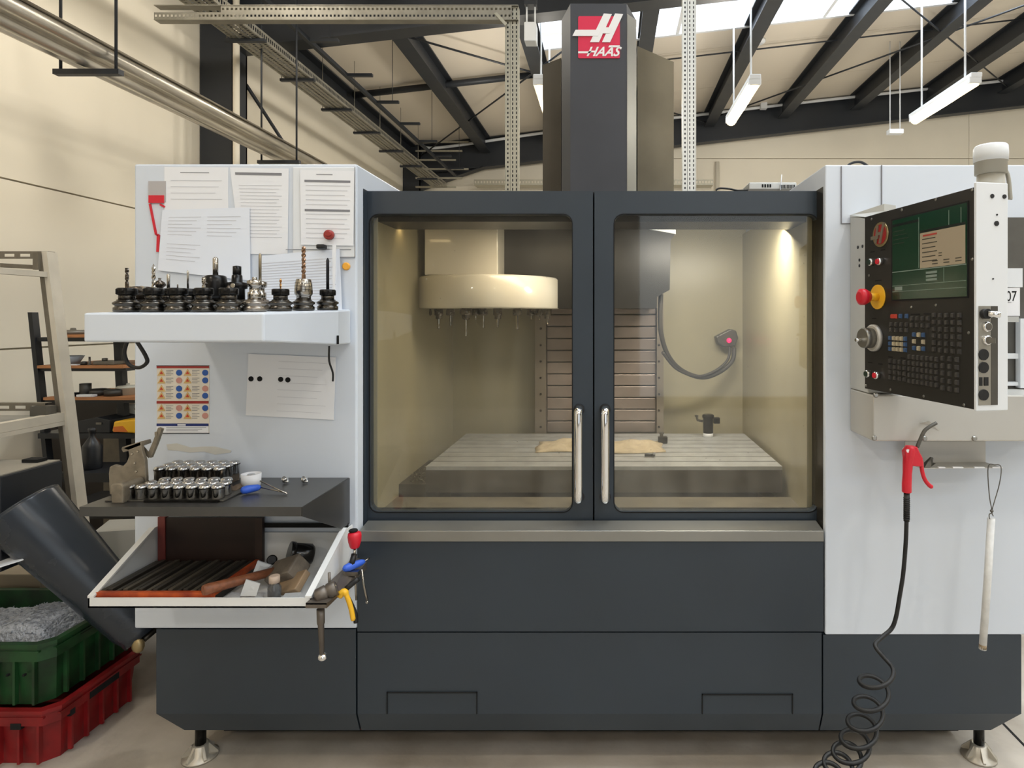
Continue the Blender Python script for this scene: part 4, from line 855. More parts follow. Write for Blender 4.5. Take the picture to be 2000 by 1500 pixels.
# ================================================================ tool holders on the tray
def holder(spec):
    nut, cutter, lbl, px, Y = spec['nut'], spec['cut'], spec['label'], spec['px'], spec['Y']
    x = X(px, Y); z = tz(Y)+.0006
    t = thing('tool_holder', (x, Y, z), lbl, 'tool holder', 'tool holders on the tool tray')
    fm = mat('holder_'+spec.get('body', 'black'), *( ((150, 142, 132), .28, .9) if spec.get('body') == 'silver' else ((92, 88, 82), .25, .95)), var=.35, vscale=30)
    M().lathe([(.0275, 0), (.0295, .002), (.0295, .011), (.0255, .0135), (.0255, .0165), (.031, .020), (.031, .0235), (.0265, .027), (.0225, .029), (.0215, .032)], (x, Y, z), (0, 0, 1), 28).build('flange', fm, t)
    zn = z+.031
    if nut == 'er':
        M().lathe([(.0185, 0), (.0185, .015)], (x, Y, zn), (0, 0, 1), 20).build('neck', fm, t)
        mm = M().lathe([(.021, 0), (.0225, .0015), (.0225, .016), (.020, .018), (.010, .0185)], (x, Y, zn+.013), (0, 0, 1), 24)
        for k in range(6):
            a = k*math.pi/3; mm.box(-.0035, .0035, -.0012, .0012, 0, .013) if False else mm.lathe([(.0028, 0), (.0028, .013)], (x+.0222*math.cos(a), Y+.0222*math.sin(a), zn+.0145), (0, 0, 1), 6, False)
        mm.build('collet_nut', TOOLK, t); zc = zn+.031
    elif nut == 'small':
        M().lathe([(.016, 0), (.016, .018)], (x, Y, zn), (0, 0, 1), 18).build('neck', fm, t)
        mm = M().lathe([(.0135, 0), (.017, .002), (.017, .012), (.012, .014)], (x, Y, zn+.017), (0, 0, 1), 20)
        mm.build('collet_nut', TOOLS if spec.get('body') == 'silver' else TOOLK, t); zc = zn+.030
    elif nut == 'chuck':
        M().lathe([(.020, 0), (.020, .012), (.022, .014), (.0245, .018), (.0245, .030), (.0235, .045), (.0205, .060), (.019, .062), (.006, .063)], (x, Y, zn-.001), (0, 0, 1), 28).build('chuck_body', TOOLS, t)
        mm = M()
        for k in range(3):
            mm.lathe([(.0246-.0006*k, 0), (.0246-.0006*k, .0012)], (x, Y, zn+.030+.009*k), (0.06, 0, 1), 24)
        mm.build('chuck_groove', TOOLK, t)
        M().lathe([(.004, 0), (.004, .002)], (x-.003, Y-.0255, zn+.021), (0, 1, 0), 12).build('set_screw', GAP, t); zc = zn+.062
    elif nut == 'big':
        M().lathe([(.023, 0), (.029, .006), (.031, .012), (.029, .05), (.026, .066), (.020, .069), (.010, .07)], (x, Y, zn), (0, 0, 1), 28).build('chuck_body', TOOLK, t)
        M().lathe([(.0272, 0), (.0242, .016)], (x-.004, Y-.002, zn+.044), (0, 0, 1), 24).build('bright_band', TOOLS, t); zc = zn+.069
    elif nut == 'boring':
        M().lathe([(.020, 0), (.020, .03), (.026, .032), (.026, .048), (.014, .05), (.013, .068), (.009, .072)], (x, Y, zn), (0, 0, 1), 22).build('boring_head', TOOLK, t)
        M().lathe([(.006, 0), (.007, .003)], (x+.004, Y-.027, zn+.039), (0, 1, 0), 12).build('set_screw', TOOLS, t); zc = zn+.07
    elif nut == 'face':
        mm = M().lathe([(.018, 0), (.018, .012), (.026, .016), (.028, .034), (.020, .037), (.008, .037)], (x, Y, zn), (0, 0, 1), 24)
        mm.build('face_mill_body', HSS, t)
        mm = M()
        for k in range(5):
            a = k*2*math.pi/5+.4; mm.xf(Matrix.Identity(4)); c = Vector((x+.027*math.cos(a), Y+.027*math.sin(a), zn+.03))
            mm.prism([c+Vector((-.006, 0, -.007)), c+Vector((.006, 0, -.007)), c+Vector((.007, 0, .006)), c+Vector((-.005, 0, .008))], (0, .005, 0))
        mm.build('cutting_inserts', TOOLS, t); zc = zn+.036
    else:
        M().lathe([(.016, 0), (.016, .02), (.012, .022), (.012, .034), (.017, .036), (.018, .05), (.010, .054)], (x, Y, zn), (0, 0, 1), 20).build('arbor', TOOLS, t); zc = zn+.053
    kind, r, L_, cm = cutter
    if kind == 'drill' or kind == 'mill':
        rings = []; n = max(6, int(L_/.004)); k0 = .35 if kind == 'mill' else .2
        for i in range(n+1):
            f = i/n; tw = 0 if f < k0 else (f-k0)*L_/.012*math.pi*(1.1 if kind == 'drill' else .7)
            rr_ = r*(1 if i < n or kind == 'mill' else .2)
            rings.append([(x+rr_*(1 if (f < k0 or q % 3) else .55)*math.cos(tw+q*math.pi/3), Y+rr_*(1 if (f < k0 or q % 3) else .55)*math.sin(tw+q*math.pi/3), zc-.006+(L_+.006)*f) for q in range(6)])
        M().loft(rings).build('cutter', cm, t)
    elif kind == 'rod': M().lathe([(r, 0), (r, L_*.93), (r*.3, L_)], (x, Y, zc-.004), (0, 0, 1), 10).build('cutter', cm, t)
    elif kind == 'cone':
        M().lathe([(.004, 0), (.006, .006), (.016, .016), (.012, .024), (.003, .03), (.004, .036)], (x, Y, zc-.004), (0, 0, 1), 14).build('cutter', cm, t)
    return t
FR = 1.59; BK = 1.70
specs = [
 dict(px=248, Y=FR, nut='er', cut=('mill', .0045, .052, HSS), label='black tool holder with dark end mill, leftmost in the front row'),
 dict(px=300, Y=FR, nut='er', cut=('drill', .0045, .062, TOOLS), label='black tool holder with silver spiral drill, second in the front row'),
 dict(px=347, Y=FR, nut='er', cut=('rod', .0016, .014, HSS), label='black tool holder with a very short thin tip, third in the front row'),
 dict(px=398, Y=FR, nut='er', cut=('mill', .005, .028, TOOLS), label='black tool holder in front of the large dark chuck'),
 dict(px=447, Y=FR, nut='er', cut=('rod', .004, .01, HSS), label='black tool holder with wide nut in front of the boring head'),
 dict(px=497, Y=1.63, nut='arbor', body='silver', cut=('rod', .006, .012, TOOLS), label='bright slim milling arbor, sixth in the front row'),
 dict(px=548, Y=1.73, nut='er', cut=('drill', .003, .030, GOLD), label='black tool holder with short gold drill'),
 dict(px=593, Y=1.80, nut='chuck', cut=('drill', .006, .096, mat('copper_toned_drill', (150, 120, 96), .3, 1)), label='tall silver chuck with long brownish twist drill'),
 dict(px=640, Y=1.858, nut='er', cut=('rod', .0045, .1, mat('black_drill', (34, 34, 38), .3, .6)), label='black tool holder with long black pointed rod, rightmost'),
 dict(px=276, Y=BK, nut='face', cut=('rod', .005, .004, HSS), label='dark face mill holder behind the two leftmost holders'),
 dict(px=312, Y=BK+.04, nut='small', cut=('cone', .01, .03, HSS), label='holder with dark double cone cutter in the back row'),
 dict(px=329, Y=BK-.02, nut='er', cut=('rod', .004, .045, TOOLS), label='back row holder with smooth silver shank, fourth from the left'),
 dict(px=367, Y=BK, nut='er', cut=('rod', .0026, .055, TOOLS), label='back row holder with thin silver drill in front of the paper'),
 dict(px=421, Y=BK+.02, nut='big', cut=('rod', .007, .055, TOOLS), label='large dark chuck with thick silver rod in the back row'),
 dict(px=463, Y=BK+.02, nut='boring', cut=('rod', .011, .030, TOOLK), label='black boring head with round setting screw in the back row'),
 dict(px=508, Y=BK+.06, nut='arbor', body='silver', cut=('rod', .004, .085, mat('bronze_shank', (150, 138, 116), .35, .8)), label='silver arbor with tall thin shank in the back row'),
]
for s_ in specs: holder(s_)
# cable loop and dark cable under the tray
cb_ = M().tube(bez([P(248, 668, 1.75), P(243, 690, 1.75), P(252, 712, 1.75), P(272, 718, 1.75), P(287, 708, 1.75), P(284, 694, 1.75), P(268, 668, 1.75)], 6), .0052, 8)
cb_.build('cable_loop', BLACK, label='black cable loop hanging under the left end of the tool tray', cat='cable')
M().tube(bez([P(643, 676, 1.95), P(643, 705, 1.96), P(650, 728, 1.97), P(650, 745, 1.97)], 5), .003, 6).build('thin_cable', BLACK, label='dark thin cable hanging from the right end of the tool tray', cat='cable')
# ================================================================ things on the worktop
zT = zw+.0005
tr_ = thing('socket_tray', (-1.23, 1.79, zT), 'dark low metal tray under the front rows of chrome sockets', 'tray')
M().box(-1.425, -1.09, 1.735, 1.852, zT, zT+.004).build('tray_base', STEELD, tr_, bevel=.001)
M().box(-1.31, -1.10, 1.728, 1.734, zT, zT+.006).build('tray_lip', TOOLK, tr_)
wbk = M().box(-1.39, -1.185, 1.858, 1.97, zT, zT+.026).build('wooden_block', mat('oily_wood', (92, 80, 66), .6, var=.3, vscale=20), label='oily wooden block under the back rows of chrome sockets', cat='block', bevel=.002)
def socket_proto():
    t = thing('chrome_socket', (0, 0, 0), 'chrome round socket standing in the rows on the worktop', 'socket', 'chrome sockets on the worktop')
    M().lathe([(.0145, 0), (.0155, .001), (.0155, .026), (.0168, .028), (.0168, .033), (.0145, .038), (.009, .0405), (.002, .041)], (0, 0, 0), (0, 0, 1), 22).build('body', CHROMD, t, local=True)
    M().lathe([(.0171, 0), (.0171, .003)], (0, 0, .0285), (0, 0, 1), 22).build('rim', TOOLK, t, local=True)
    return t
sp_ = socket_proto(); used = False
rowspec = [(1.755, -1.372, 8, .0045), (1.7925, -1.338, 7, .0045), (1.829, -1.322, 6, .0045), (1.876, -1.372, 6, .0265), (1.913, -1.372, 6, .0265), (1.95, -1.372, 6, .0265)]
rn = ['front row', 'second row', 'third row', 'fourth row', 'fifth row', 'back row']
from_l = ['first', 'second', 'third', 'fourth', 'fifth', 'sixth', 'seventh', 'eighth', 'ninth']
for ri, (y, x0_, n_, dz) in enumerate(rowspec):
    for k in range(n_):
        loc_ = (x0_+k*.0364+random.uniform(-.0008, .0008), y, zT+dz)
        lb = 'chrome socket on the worktop, %s from the left in the %s' % (from_l[k], rn[ri])
        mt_ = Matrix.Translation(loc_) @ Matrix.Rotation(random.random()*6, 4, 'Z')
        if not used: sp_.matrix_world = mt_; sp_['label'] = lb; WM[sp_.name] = mt_; used = True
        else: recopy(sp_, mt_, lb)
# curved steel vice jaw / fixture at the left end
fx = thing('tool_fixture', (X(250, 1.72), 1.74, zT), 'worn grey steel tool fixture with a clamp lever at the worktop left end', 'fixture')
FXM = mat('worn_fixture_steel', (150, 140, 124), .45, .5, var=.35, vscale=30)
yb = 1.80
m = M().prism([P(x, y, yb) for x, y in ((214, 966), (212, 925), (214, 912), (222, 908), (238, 912), (247, 903), (252, 890), (250, 880), (242, 877), (236, 874), (275, 862), (277, 880), (283, 900), (285, 935), (284, 962))], (0, .012, 0))
m.build('plate', FXM, fx, bevel=.002)
M().prism([P(x, y, 1.72) for x, y in ((217, 984), (215, 948), (222, 944), (236, 944), (241, 950), (240, 984))], (0, .079, 0)).build('side_block', FXM, fx, bevel=.004)

M().prism([P(x, y, yb) for x, y in ((236, 876), (275, 862), (277, 870), (240, 884))], (0, .04, 0)).build('top_jaw', FXM, fx, bevel=.002)
M().loft([[P(274, 878, yb+.02), P(290, 895, yb+.02), P(297, 890, yb+.02), P(282, 872, yb+.02)], [P(274, 878, yb+.03), P(290, 895, yb+.03), P(297, 890, yb+.03), P(282, 872, yb+.03)]]).build('hinge', FXM, fx)
M().prism([P(x, y, yb+.02) for x, y in ((286, 890), (298, 862), (308, 835), (316, 838), (306, 866), (294, 895))], (0, .012, 0)).build('clamp_lever', FXM, fx, bevel=.002)
M().box(P(293, 852, yb).x, P(298, 852, yb).x, yb+.018, yb+.034, P(293, 853, yb).z, P(293, 846, yb).z).build('lever_tab', FXM, fx)
for x, y in ((257, 887), (262, 905), (265, 921), (268, 882)): M().lathe([(.003, 0), (.0042, .002)], P(x, y, yb-.002), (0, 1, 0), 8).build('bolt', TOOLS, fx)
# white cup, scraper, chips
cup = thing('white_cup', P(483, 930, 1.88), 'small white plastic cup with a bright metal part inside', 'cup')
cx_, cy_ = X(483, 1.88), 1.90
M().lathe([(.0225, 0), (.027, .002), (.0285, .038), (.026, .038), (.024, .01), (.001, .01)], (cx_, cy_, zT), (0, 0, 1), 20).build('cup_wall', PAPER, cup)
M().lathe([(.015, 0), (.015, .02), (.010, .026)], (cx_, cy_, zT+.0105), (0, 0, 1), 14).build('metal_part', CHROME, cup)
bp_ = M().prism([P(442, 940, 1.84), P(470, 928, 1.89), P(474, 934, 1.87), P(460, 943, 1.83)], (0, 0, .004)).build('flat_key_plate', mat('bronze_plate', (120, 100, 80), .4, .6), label='small brown metal plate beside the blue handled tool', cat='plate')
bp_.location.z = zT+.0005
def deburr(p0, p1, tipp, lbl, name='deburring_tool', z_of=None):
    p0, p1, tipp = Vector(p0), Vector(p1), Vector(tipp); t = thing(name, (p0+p1)/2, lbl, 'tool'); d = (p1-p0)
    M().tube([p0, p0+d*.08, p0+d*.3, p0+d*.6, p0+d*.85, p1], [.004, .010, .0125, .011, .0095, .005], 12).build('handle', BLUE, t)
    M().tube([p1-d*.04, tipp], .0022, 8).build('shaft', TOOLS, t)
    return t
zt2 = zT+.0128
a = P(470, 942, 1.80); a.z = zt2; b = P(509, 934, 1.84); b.z = zt2; c = P(560, 938, 1.81); c.z = zT+.004
dbt = deburr(a, b, c, 'blue handled deburring tool lying on the grey worktop')
M().tube([P(508, 934, 1.84)-Vector((0, 0, .008)), Vector((P(561, 941, 1.80).x, 1.80, zT+.004))], .002, 6).build('second_shaft', TOOLS, dbt)
def chip(px, py, Y, lbl, s=1):
    c = P(px, py, Y); t = thing('metal_fitting', (c.x, Y, zT), lbl, 'metal part')
    M().lathe([(.006, 0), (.009, .002), (.009, .006), (.005, .007), (.005, .014), (.007, .016)], (c.x-.006, Y, zT+.009), (1, .2, .3), 12).build('body', CHROME, t)
    M().lathe([(.011, 0), (.011, .003)], (c.x, Y, zT+.011), (1, .1, .4), 12).build('washer', TOOLS, t)
    M().ball((c.x+.012, Y-.004, zT+.006), .005).build('screw_head', CHROME, t)
chip(555, 935, 1.93, 'small shiny metal fitting on the worktop behind the tool tip')
chip(593, 932, 1.93, 'small shiny metal fitting near the right end of the worktop')
# ================================================================ bin contents
zB = zb_-.0195
RK = thing('drill_rack', (-1.3, 1.85, zB), 'wooden tray of dark slats with an orange front board in the white bin', 'rack')
xk0, xk1 = X(191, 1.735), X(418, 1.735)
OR = mat('orange_painted_board', (200, 88, 30), .55, var=.35, vscale=14, rgb2=(120, 34, 16))
M().box(xk0, xk1, 1.728, 1.74, zB, zB+.034).build('front_board', OR, RK)
DKW = mat('oil_blackened_wood', (50, 46, 40), .45, var=.4, vscale=18)
M().box(xk0, xk1, 1.74, 1.96, zB, zB+.02).build('base_board', DKW, RK)
M().box(xk1-.012, xk1, 1.741, 1.96, zB+.0201, zB+.036).build('side_board', OR, RK)
for k in range(15):
    x = xk0+.008+k*(xk1-xk0-.03)/14
    M().box(x-.0065, x+.0065, 1.742, 1.955, zB+.0203, zB+.034+.004*(k % 2)).build('slat', DKW if k % 3 else mat('worn_slat', (82, 76, 66), .4, .3), RK, bevel=.001)
pn = thing('leaning_panel', (-1.25, 1.975, zB), 'dark brown framed panel leaning at the back of the white bin', 'panel')
M().box(X(322, 1.97), X(512, 1.97), 1.974, 1.984, zB+.001, Z(1012, 1.97)).build('board', mat('dark_brown_panel', (44, 26, 20), .5, var=.4, vscale=10), pn)
M().box(X(308, 1.97), X(322, 1.97), 1.97, 1.986, zB+.001, Z(1010, 1.97)).build('red_edge_strip', mat('faded_red_strip', (112, 48, 42), .6), pn)
M().box(X(498, 1.97), X(512, 1.97), 1.97, 1.9735, zB+.001, Z(1012, 1.97)).build('right_edge_strip', mat('dark_strip', (50, 34, 28), .6), pn)
# mallet
ml = thing('mallet', P(480, 1140, 1.75), 'mallet with orange brown wooden handle and grey head in the bin', 'mallet')
MW = mat('red_brown_wood', (140, 86, 58), .5, var=.3, vscale=14, stretch=(2, 8, 8))
h0 = Vector((X(396, 1.715), 1.715, zB+.046)); h1 = P(535, 1116, 1.86); hd_ = P(548, 1110, 1.88)
M().tube([h0, h0.lerp(h1, .04), h0.lerp(h1, .5), h1], [.013, .0155, .0135, .0125], 14).build('handle', MW, ml)
c = P(562, 1118, 1.86); uu = Vector((.9, -.25, .35)).normalized(); vv = Vector((0, -.5, .9)); vv = (vv-uu*vv.dot(uu)).normalized(); ww = uu.cross(vv)
def ob(m, c, u_, v_, w_, a, b, d):
    n = len(m.v)
    for sz in (-1, 1):
        for sx, sy in ((-1, -1), (1, -1), (1, 1), (-1, 1)): m.v.append(c+u_*a*sx+v_*b*sy+w_*d*sz)
    m.f += [tuple(n+i for i in q) for q in ((3,2,1,0),(4,5,6,7),(0,1,5,4),(1,2,6,5),(2,3,7,6),(3,0,4,7))]
    return m
ob(M(), c, uu, vv, ww, .048, .030, .036).build('head', mat('grey_worn_mallet', (112, 102, 90), .6, var=.35, vscale=30, bump=.3), ml, bevel=.006)
ob(M(), P(568, 1142, 1.815), uu, vv, ww, .047, .011, .034).build('wooden_block', mat('tan_wood', (150, 126, 98), .6, var=.2, vscale=20), label='tan wood block under the mallet head', cat='block', bevel=.003)
# jar and bottle, scraps
jr = thing('black_jar', P(575, 1085, 1.92), 'black round jar lying behind the mallet head', 'jar')
jc = P(572, 1082, 1.91)
M().lathe([(.030, 0), (.034, .004), (.034, .05), (.030, .054), (.027, .058)], jc, (.75, .5, -.25), 20).build('jar_body', mat('glossy_black_plastic', (20, 19, 18), .22), jr)
M().lathe([(.036, 0), (.037, .003), (.036, .014)], jc-Vector((.75, .5, -.25)).normalized()*.012, (.75, .5, -.25), 20).build('jar_lid', MATS['glossy_black_plastic'], jr)
bo = thing('glass_bottle', P(534, 1150, 1.76), 'small clear bottle with pale cap standing in the bin', 'bottle')
BG = mat('bottle_glass', (120, 122, 124), .1, 0); BG.node_tree.nodes['Principled BSDF'].inputs['Transmission Weight'].default_value = .6
x, y = X(536, 1.765), 1.765
M().lathe([(.016, 0), (.018, .002), (.018, .032), (.012, .042), (.012, .046)], (x, y, zB+.001), (0, 0, 1), 18).build('bottle_body', BG, bo)
M().lathe([(.0145, 0), (.0145, .018), (.012, .020)], (x, y, zB+.047), (0, 0, 1), 18).build('bottle_cap', mat('pale_pink_cap', (196, 176, 160), .5), bo)
SCM = mat('pale_scrap_metal', (190, 194, 198), .4, .3)
lbls = ['pale square metal scrap leaning under the mallet handle', 'pale metal sheet scrap leaning behind the mallet handle', 'flat pale scrap in the bin front right of the handle end', 'flat pale scrap in the bin beside the bottle', 'thin pale scrap near the right front corner of the bin']
scr = [((468, 1165), (480, 1132), (508, 1140), (500, 1165), 1.76), ((494, 1118), (503, 1095), (530, 1104), (510, 1118), 1.86), ((440, 1166), (452, 1157), (470, 1160), (468, 1167), 1.75), ((498, 1167), (504, 1159), (514, 1161), (512, 1168), 1.75), ((550, 1168), (556, 1160), (590, 1158), (583, 1168), 1.75)]
for lb, (a, b, c, d, Y) in zip(lbls, scr):
    q = M().prism([P(*a, Y), P(*b, Y+.02), P(*c, Y+.02), P(*d, Y)], (0, .003, .001)).build('metal_scrap', SCM, label=lb, cat='scrap', group='metal scraps in the bin', bevel=.0008)
    q.location.z = max(q.location.z, zB+.002)
cp_ = thing('metal_cup', P(545, 1120, 1.9), 'tiny dark round cap at the back of the bin', 'cap')
M().lathe([(.013, 0), (.015, .002), (.015, .012), (.012, .014)], P(532, 1094, 1.93), (.3, -.8, .4), 14).build('cap_body', TOOLK, cp_)
# ================================================================ tools at the right bracket
dl = deburr(P(670, 1112, 1.86), P(712, 1096, 1.92), P(722, 1090, 1.935), 'blue handled deburring tool lying on the side bracket')
M().box(P(672, 1118, 1.87).x, P(700, 1118, 1.87).x, 1.865, 1.885, P(672, 1124, 1.87).z, P(672, 1116, 1.87).z).build('blade_guard', TOOLS, dl)
hs_ = thing('chuck_arbor', P(640, 1160, 1.73), 'small steel chuck lying on the side bracket', 'chuck')
M().lathe([(.012, 0), (.020, .006), (.021, .030), (.017, .033), (.021, .036), (.021, .055), (.019, .058), (.012, .058)], P(615, 1167, 1.725), (.75, .35, .28), 20).build('chuck_body', SB, hs_)
M().lathe([(.0185, 0), (.0185, .003)], P(657, 1149, 1.764), (.75, .35, .28), 20).build('bright_ring', TOOLS, hs_)
M().tube([P(644, 1152, 1.755), P(643, 1118, 1.76)], .004, 8).build('side_pin', SB, hs_)
pl_ = thing('pliers', P(680, 1160, 1.78), 'pliers with yellow and black handles hanging on the bracket', 'pliers')
M().tube(bez([P(663, 1164, 1.775), P(672, 1156, 1.775), P(679, 1168, 1.775), P(686, 1190, 1.775), P(690, 1212, 1.775)], 5), [.010]*8+[.007]*12+[.005], 10).build('yellow_handle', YEL, pl_)
M().tube(bez([P(676, 1150, 1.785), P(700, 1130, 1.80)], 3), .008, 8).build('black_jaw_guard', BLACK, pl_)
M().tube(bez([P(676, 1162, 1.79), P(685, 1178, 1.79), P(694, 1200, 1.79), P(695, 1216, 1.79)], 5), .0065, 10).build('black_handle', BLACK, pl_)
rd = thing('t_handle_screwdriver', P(690, 1040, 1.9), 'screwdriver with red grip standing at the cabinet edge', 'screwdriver')
M().lathe([(.012, 0), (.0145, .004), (.019, .02), (.0205, .036), (.019, .046), (.012, .05)], P(693, 1070, 1.9), (-.02, 0, 1), 16).build('grip', RED, rd)
M().lathe([(.012, 0), (.014, .003), (.012, .006)], P(690, 1038, 1.9), (0, 0, 1), 14).build('grip_cap', GAP, rd)
M().tube([P(693, 1070, 1.9), P(692, 1100, 1.9)], .004, 8).build('ferrule', TOOLS, rd)
M().tube([P(692, 1082, 1.9), P(686, 1105, 1.88)], .009, 8).build('black_collar', BLACK, rd)
M().tube([P(692, 1092, 1.9), P(696, 1172, 1.89)], .0035, 8).build('blade', TOOLS, rd)
r2 = thing('hex_key', P(712, 1175, 1.9), 'thin steel rod hanging from the bracket over the dark panel', 'rod')
M().tube([P(706, 1112, 1.9), P(711, 1145, 1.9), P(717, 1172, 1.9)], [.0035, .0035, .004], 8).ball(P(717, 1176, 1.9), .005).build('rod_shaft', TOOLS, r2)
r3 = thing('ball_end_rod', P(628, 1290, 1.73), 'dark steel rod with a chrome ball end hanging under the bracket', 'rod')
M().lathe([(.0105, 0), (.0105, .04), (.0085, .045), (.0065, .135)], P(626, 1189, 1.73), (.03, 0, -1), 14).build('rod_shaft', SB, r3)
M().ball(P(630, 1283, 1.73), .0125, (1.05, 1, .85), 14).build('ball_end', CHROME, r3)
# ================================================================ inside the machine
for i, (px, kind, ln, yo) in enumerate(((835, 0, .045, 0), (857, 1, .045, -.02), (880, 0, .045, -.05), (910, 2, .07, -.08), (929, 0, .02, .02), (944, 0, .055, .0), (972, 1, .035, -.06), (1010, 3, .06, -.04), (1037, 0, .018, .05), (1054, 0, .02, .08), (1069, 1, .025, .02))):
    Yh = cyc-.12+yo if abs(px-950) < 70 else cyc-.02+yo; x = X(px, Yh); r_ = .019 if kind != 2 else .024
    dsc = ['leftmost', 'second from the left, with bright stepped body', 'third from the left', 'with conical chuck and longest drill', 'with very short drill', 'with long thin rod', 'with curled short drill right of the middle', 'with wide straight end mill', 'third from the right with tiny tip', 'second from the right', 'rightmost'][i]
    t = thing('carousel_tool', (x, Yh, zb3-.03), 'tool holder hanging under the cream carousel, %s' % dsc, 'tool holder', 'tools hanging in the carousel')
    if kind == 2: pr_ = [(.008, -.048), (.014, -.046), (.019, -.028), (.026, -.026), (.026, 0)]
    elif kind == 1: pr_ = [(.010, -.045), (.014, -.043), (.014, -.03), (.019, -.028), (.019, 0)]
    else: pr_ = [(.006, -.03), (.016, -.029), (.019, -.024), (.019, -.008), (.017, -.007), (.017, 0)]
    M().lathe(pr_, (x, Yh, zb3), (0, 0, 1), 16).build('collet_nut', mat('carousel_holder_steel', (128, 122, 114), .28, .9, var=.4, vscale=40), t)
    zc = zb3+pr_[0][1]; r2_ = (.0045, .0055, .0048, .008)[kind]
    M().lathe([(r2_*.3, -ln), (r2_, -ln+.004), (r2_*.75, -ln*.7), (r2_, -ln*.5), (r2_, .002)], (x, Yh, zc), (0, 0, 1), 8, False).build('cutter', TOOLS, t)
rgm = mat('oily_cream_rag', (206, 188, 158), .85, var=.2, vscale=30, bump=.4, bscale=50)
m = M(); nx, ny = 26, 14; vx0, vx1, vy0, vy1 = X(1052, 2.75), X(1292, 2.75), 2.58, 2.80
rings = []
for j in range(ny+1):
    row = []
    for i in range(nx+1):
        f, g = i/nx, j/ny; ed = min(f, 1-f, g, 1-g)
        row.append((vx0+(vx1-vx0)*f+.006*math.sin(9*g+1), vy0+(vy1-vy0)*g+.018*math.sin(7*f), zt_+.003+min(1, ed*7)*(.012+.008*math.sin(13*f+5*g)+.007*math.sin(21*g-9*f)+.006*math.sin(34*f+2))))
    rings.append(row)
m.loft(rings, False, False, True)
m.build('rag', rgm, label='crumpled cream rag lying on the machine table', cat='rag', solid=.003)
pv = thing('tool_setter', (X(1385, 2.93), 2.93, zt_), 'dark tool setting probe standing on the table at the right rear', 'probe')
x = X(1383, 2.93)
M().lathe([(.024, 0), (.024, .018), (.02, .02)], (x, 2.93, zt_+.001), (0, 0, 1), 18).build('white_base', PAPER, pv)
M().lathe([(.024, 0), (.024, .07), (.028, .072), (.028, .085), (.022, .088)], (x, 2.93, zt_+.02), (0, 0, 1), 18).build('probe_body', TOOLK, pv)
M().box(x+.026, x+.055, 2.915, 2.945, zt_+.065, zt_+.093).build('side_block', TOOLK, pv, bevel=.003)
M().tube([(x-.026, 2.93, zt_+.075), (x-.05, 2.93, zt_+.08), (x-.055, 2.93, zt_+.1)], .006, 8).build('side_arm', STEELD, pv)
M().lathe([(.011, 0), (.003, .005)], (x-.055, 2.93, zt_+.1), (0, 0, 1), 10).build('stylus_disc', STEELD, pv)
ck = thing('clamp_block', (X(1292, 2.78), 2.78, zt_), 'small dark clamp on the table at the right end of the rag', 'clamp')
x = X(1294, 2.78)
M().box(x-.02, x+.022, 2.77, 2.80, zt_+.001, zt_+.03).build('block', TOOLK, ck, bevel=.003)
M().lathe([(.008, 0), (.008, .012), (.011, .013), (.011, .019)], (x-.004, 2.785, zt_+.03), (0, 0, 1), 6, False).build('nut', STEELD, ck)
bt_ = thing('bolt_heap', (X(1268, 2.6), 2.6, zt_), 'small dark fixing bolt lying in front of the rag', 'bolt')
x = X(1268, 2.52)
M().lathe([(.006, 0), (.006, .035)], (x-.02, 2.50, zt_+.009), (1, .1, 0), 8).build('shank', TOOLK, bt_)
M().lathe([(.010, 0), (.010, .008)], (x+.014, 2.503, zt_+.011), (1, .1, 0), 6, False).build('head', TOOLK, bt_)
# chips by the left way cover
random.seed(3); m = M()
for k in range(500):
    c = Vector((random.uniform(xl1+.03, -.6), random.uniform(2.36, 2.7), Z(925, 2.5)+random.random()**2*.02)); s = random.uniform(.003, .009)
    d = Vector((random.uniform(-1, 1), random.uniform(-1, 1), random.uniform(-.4, .6)))*s; e = Vector((random.uniform(-1, 1), random.uniform(-1, 1), random.uniform(-.4, .6)))*s*.5
    m.quad(c-d, c+e, c+d, c-e)
m.build('metal_chips', STEEL, label='loose metal chips inside the machine at the lower left', cat='chips', kind='stuff')
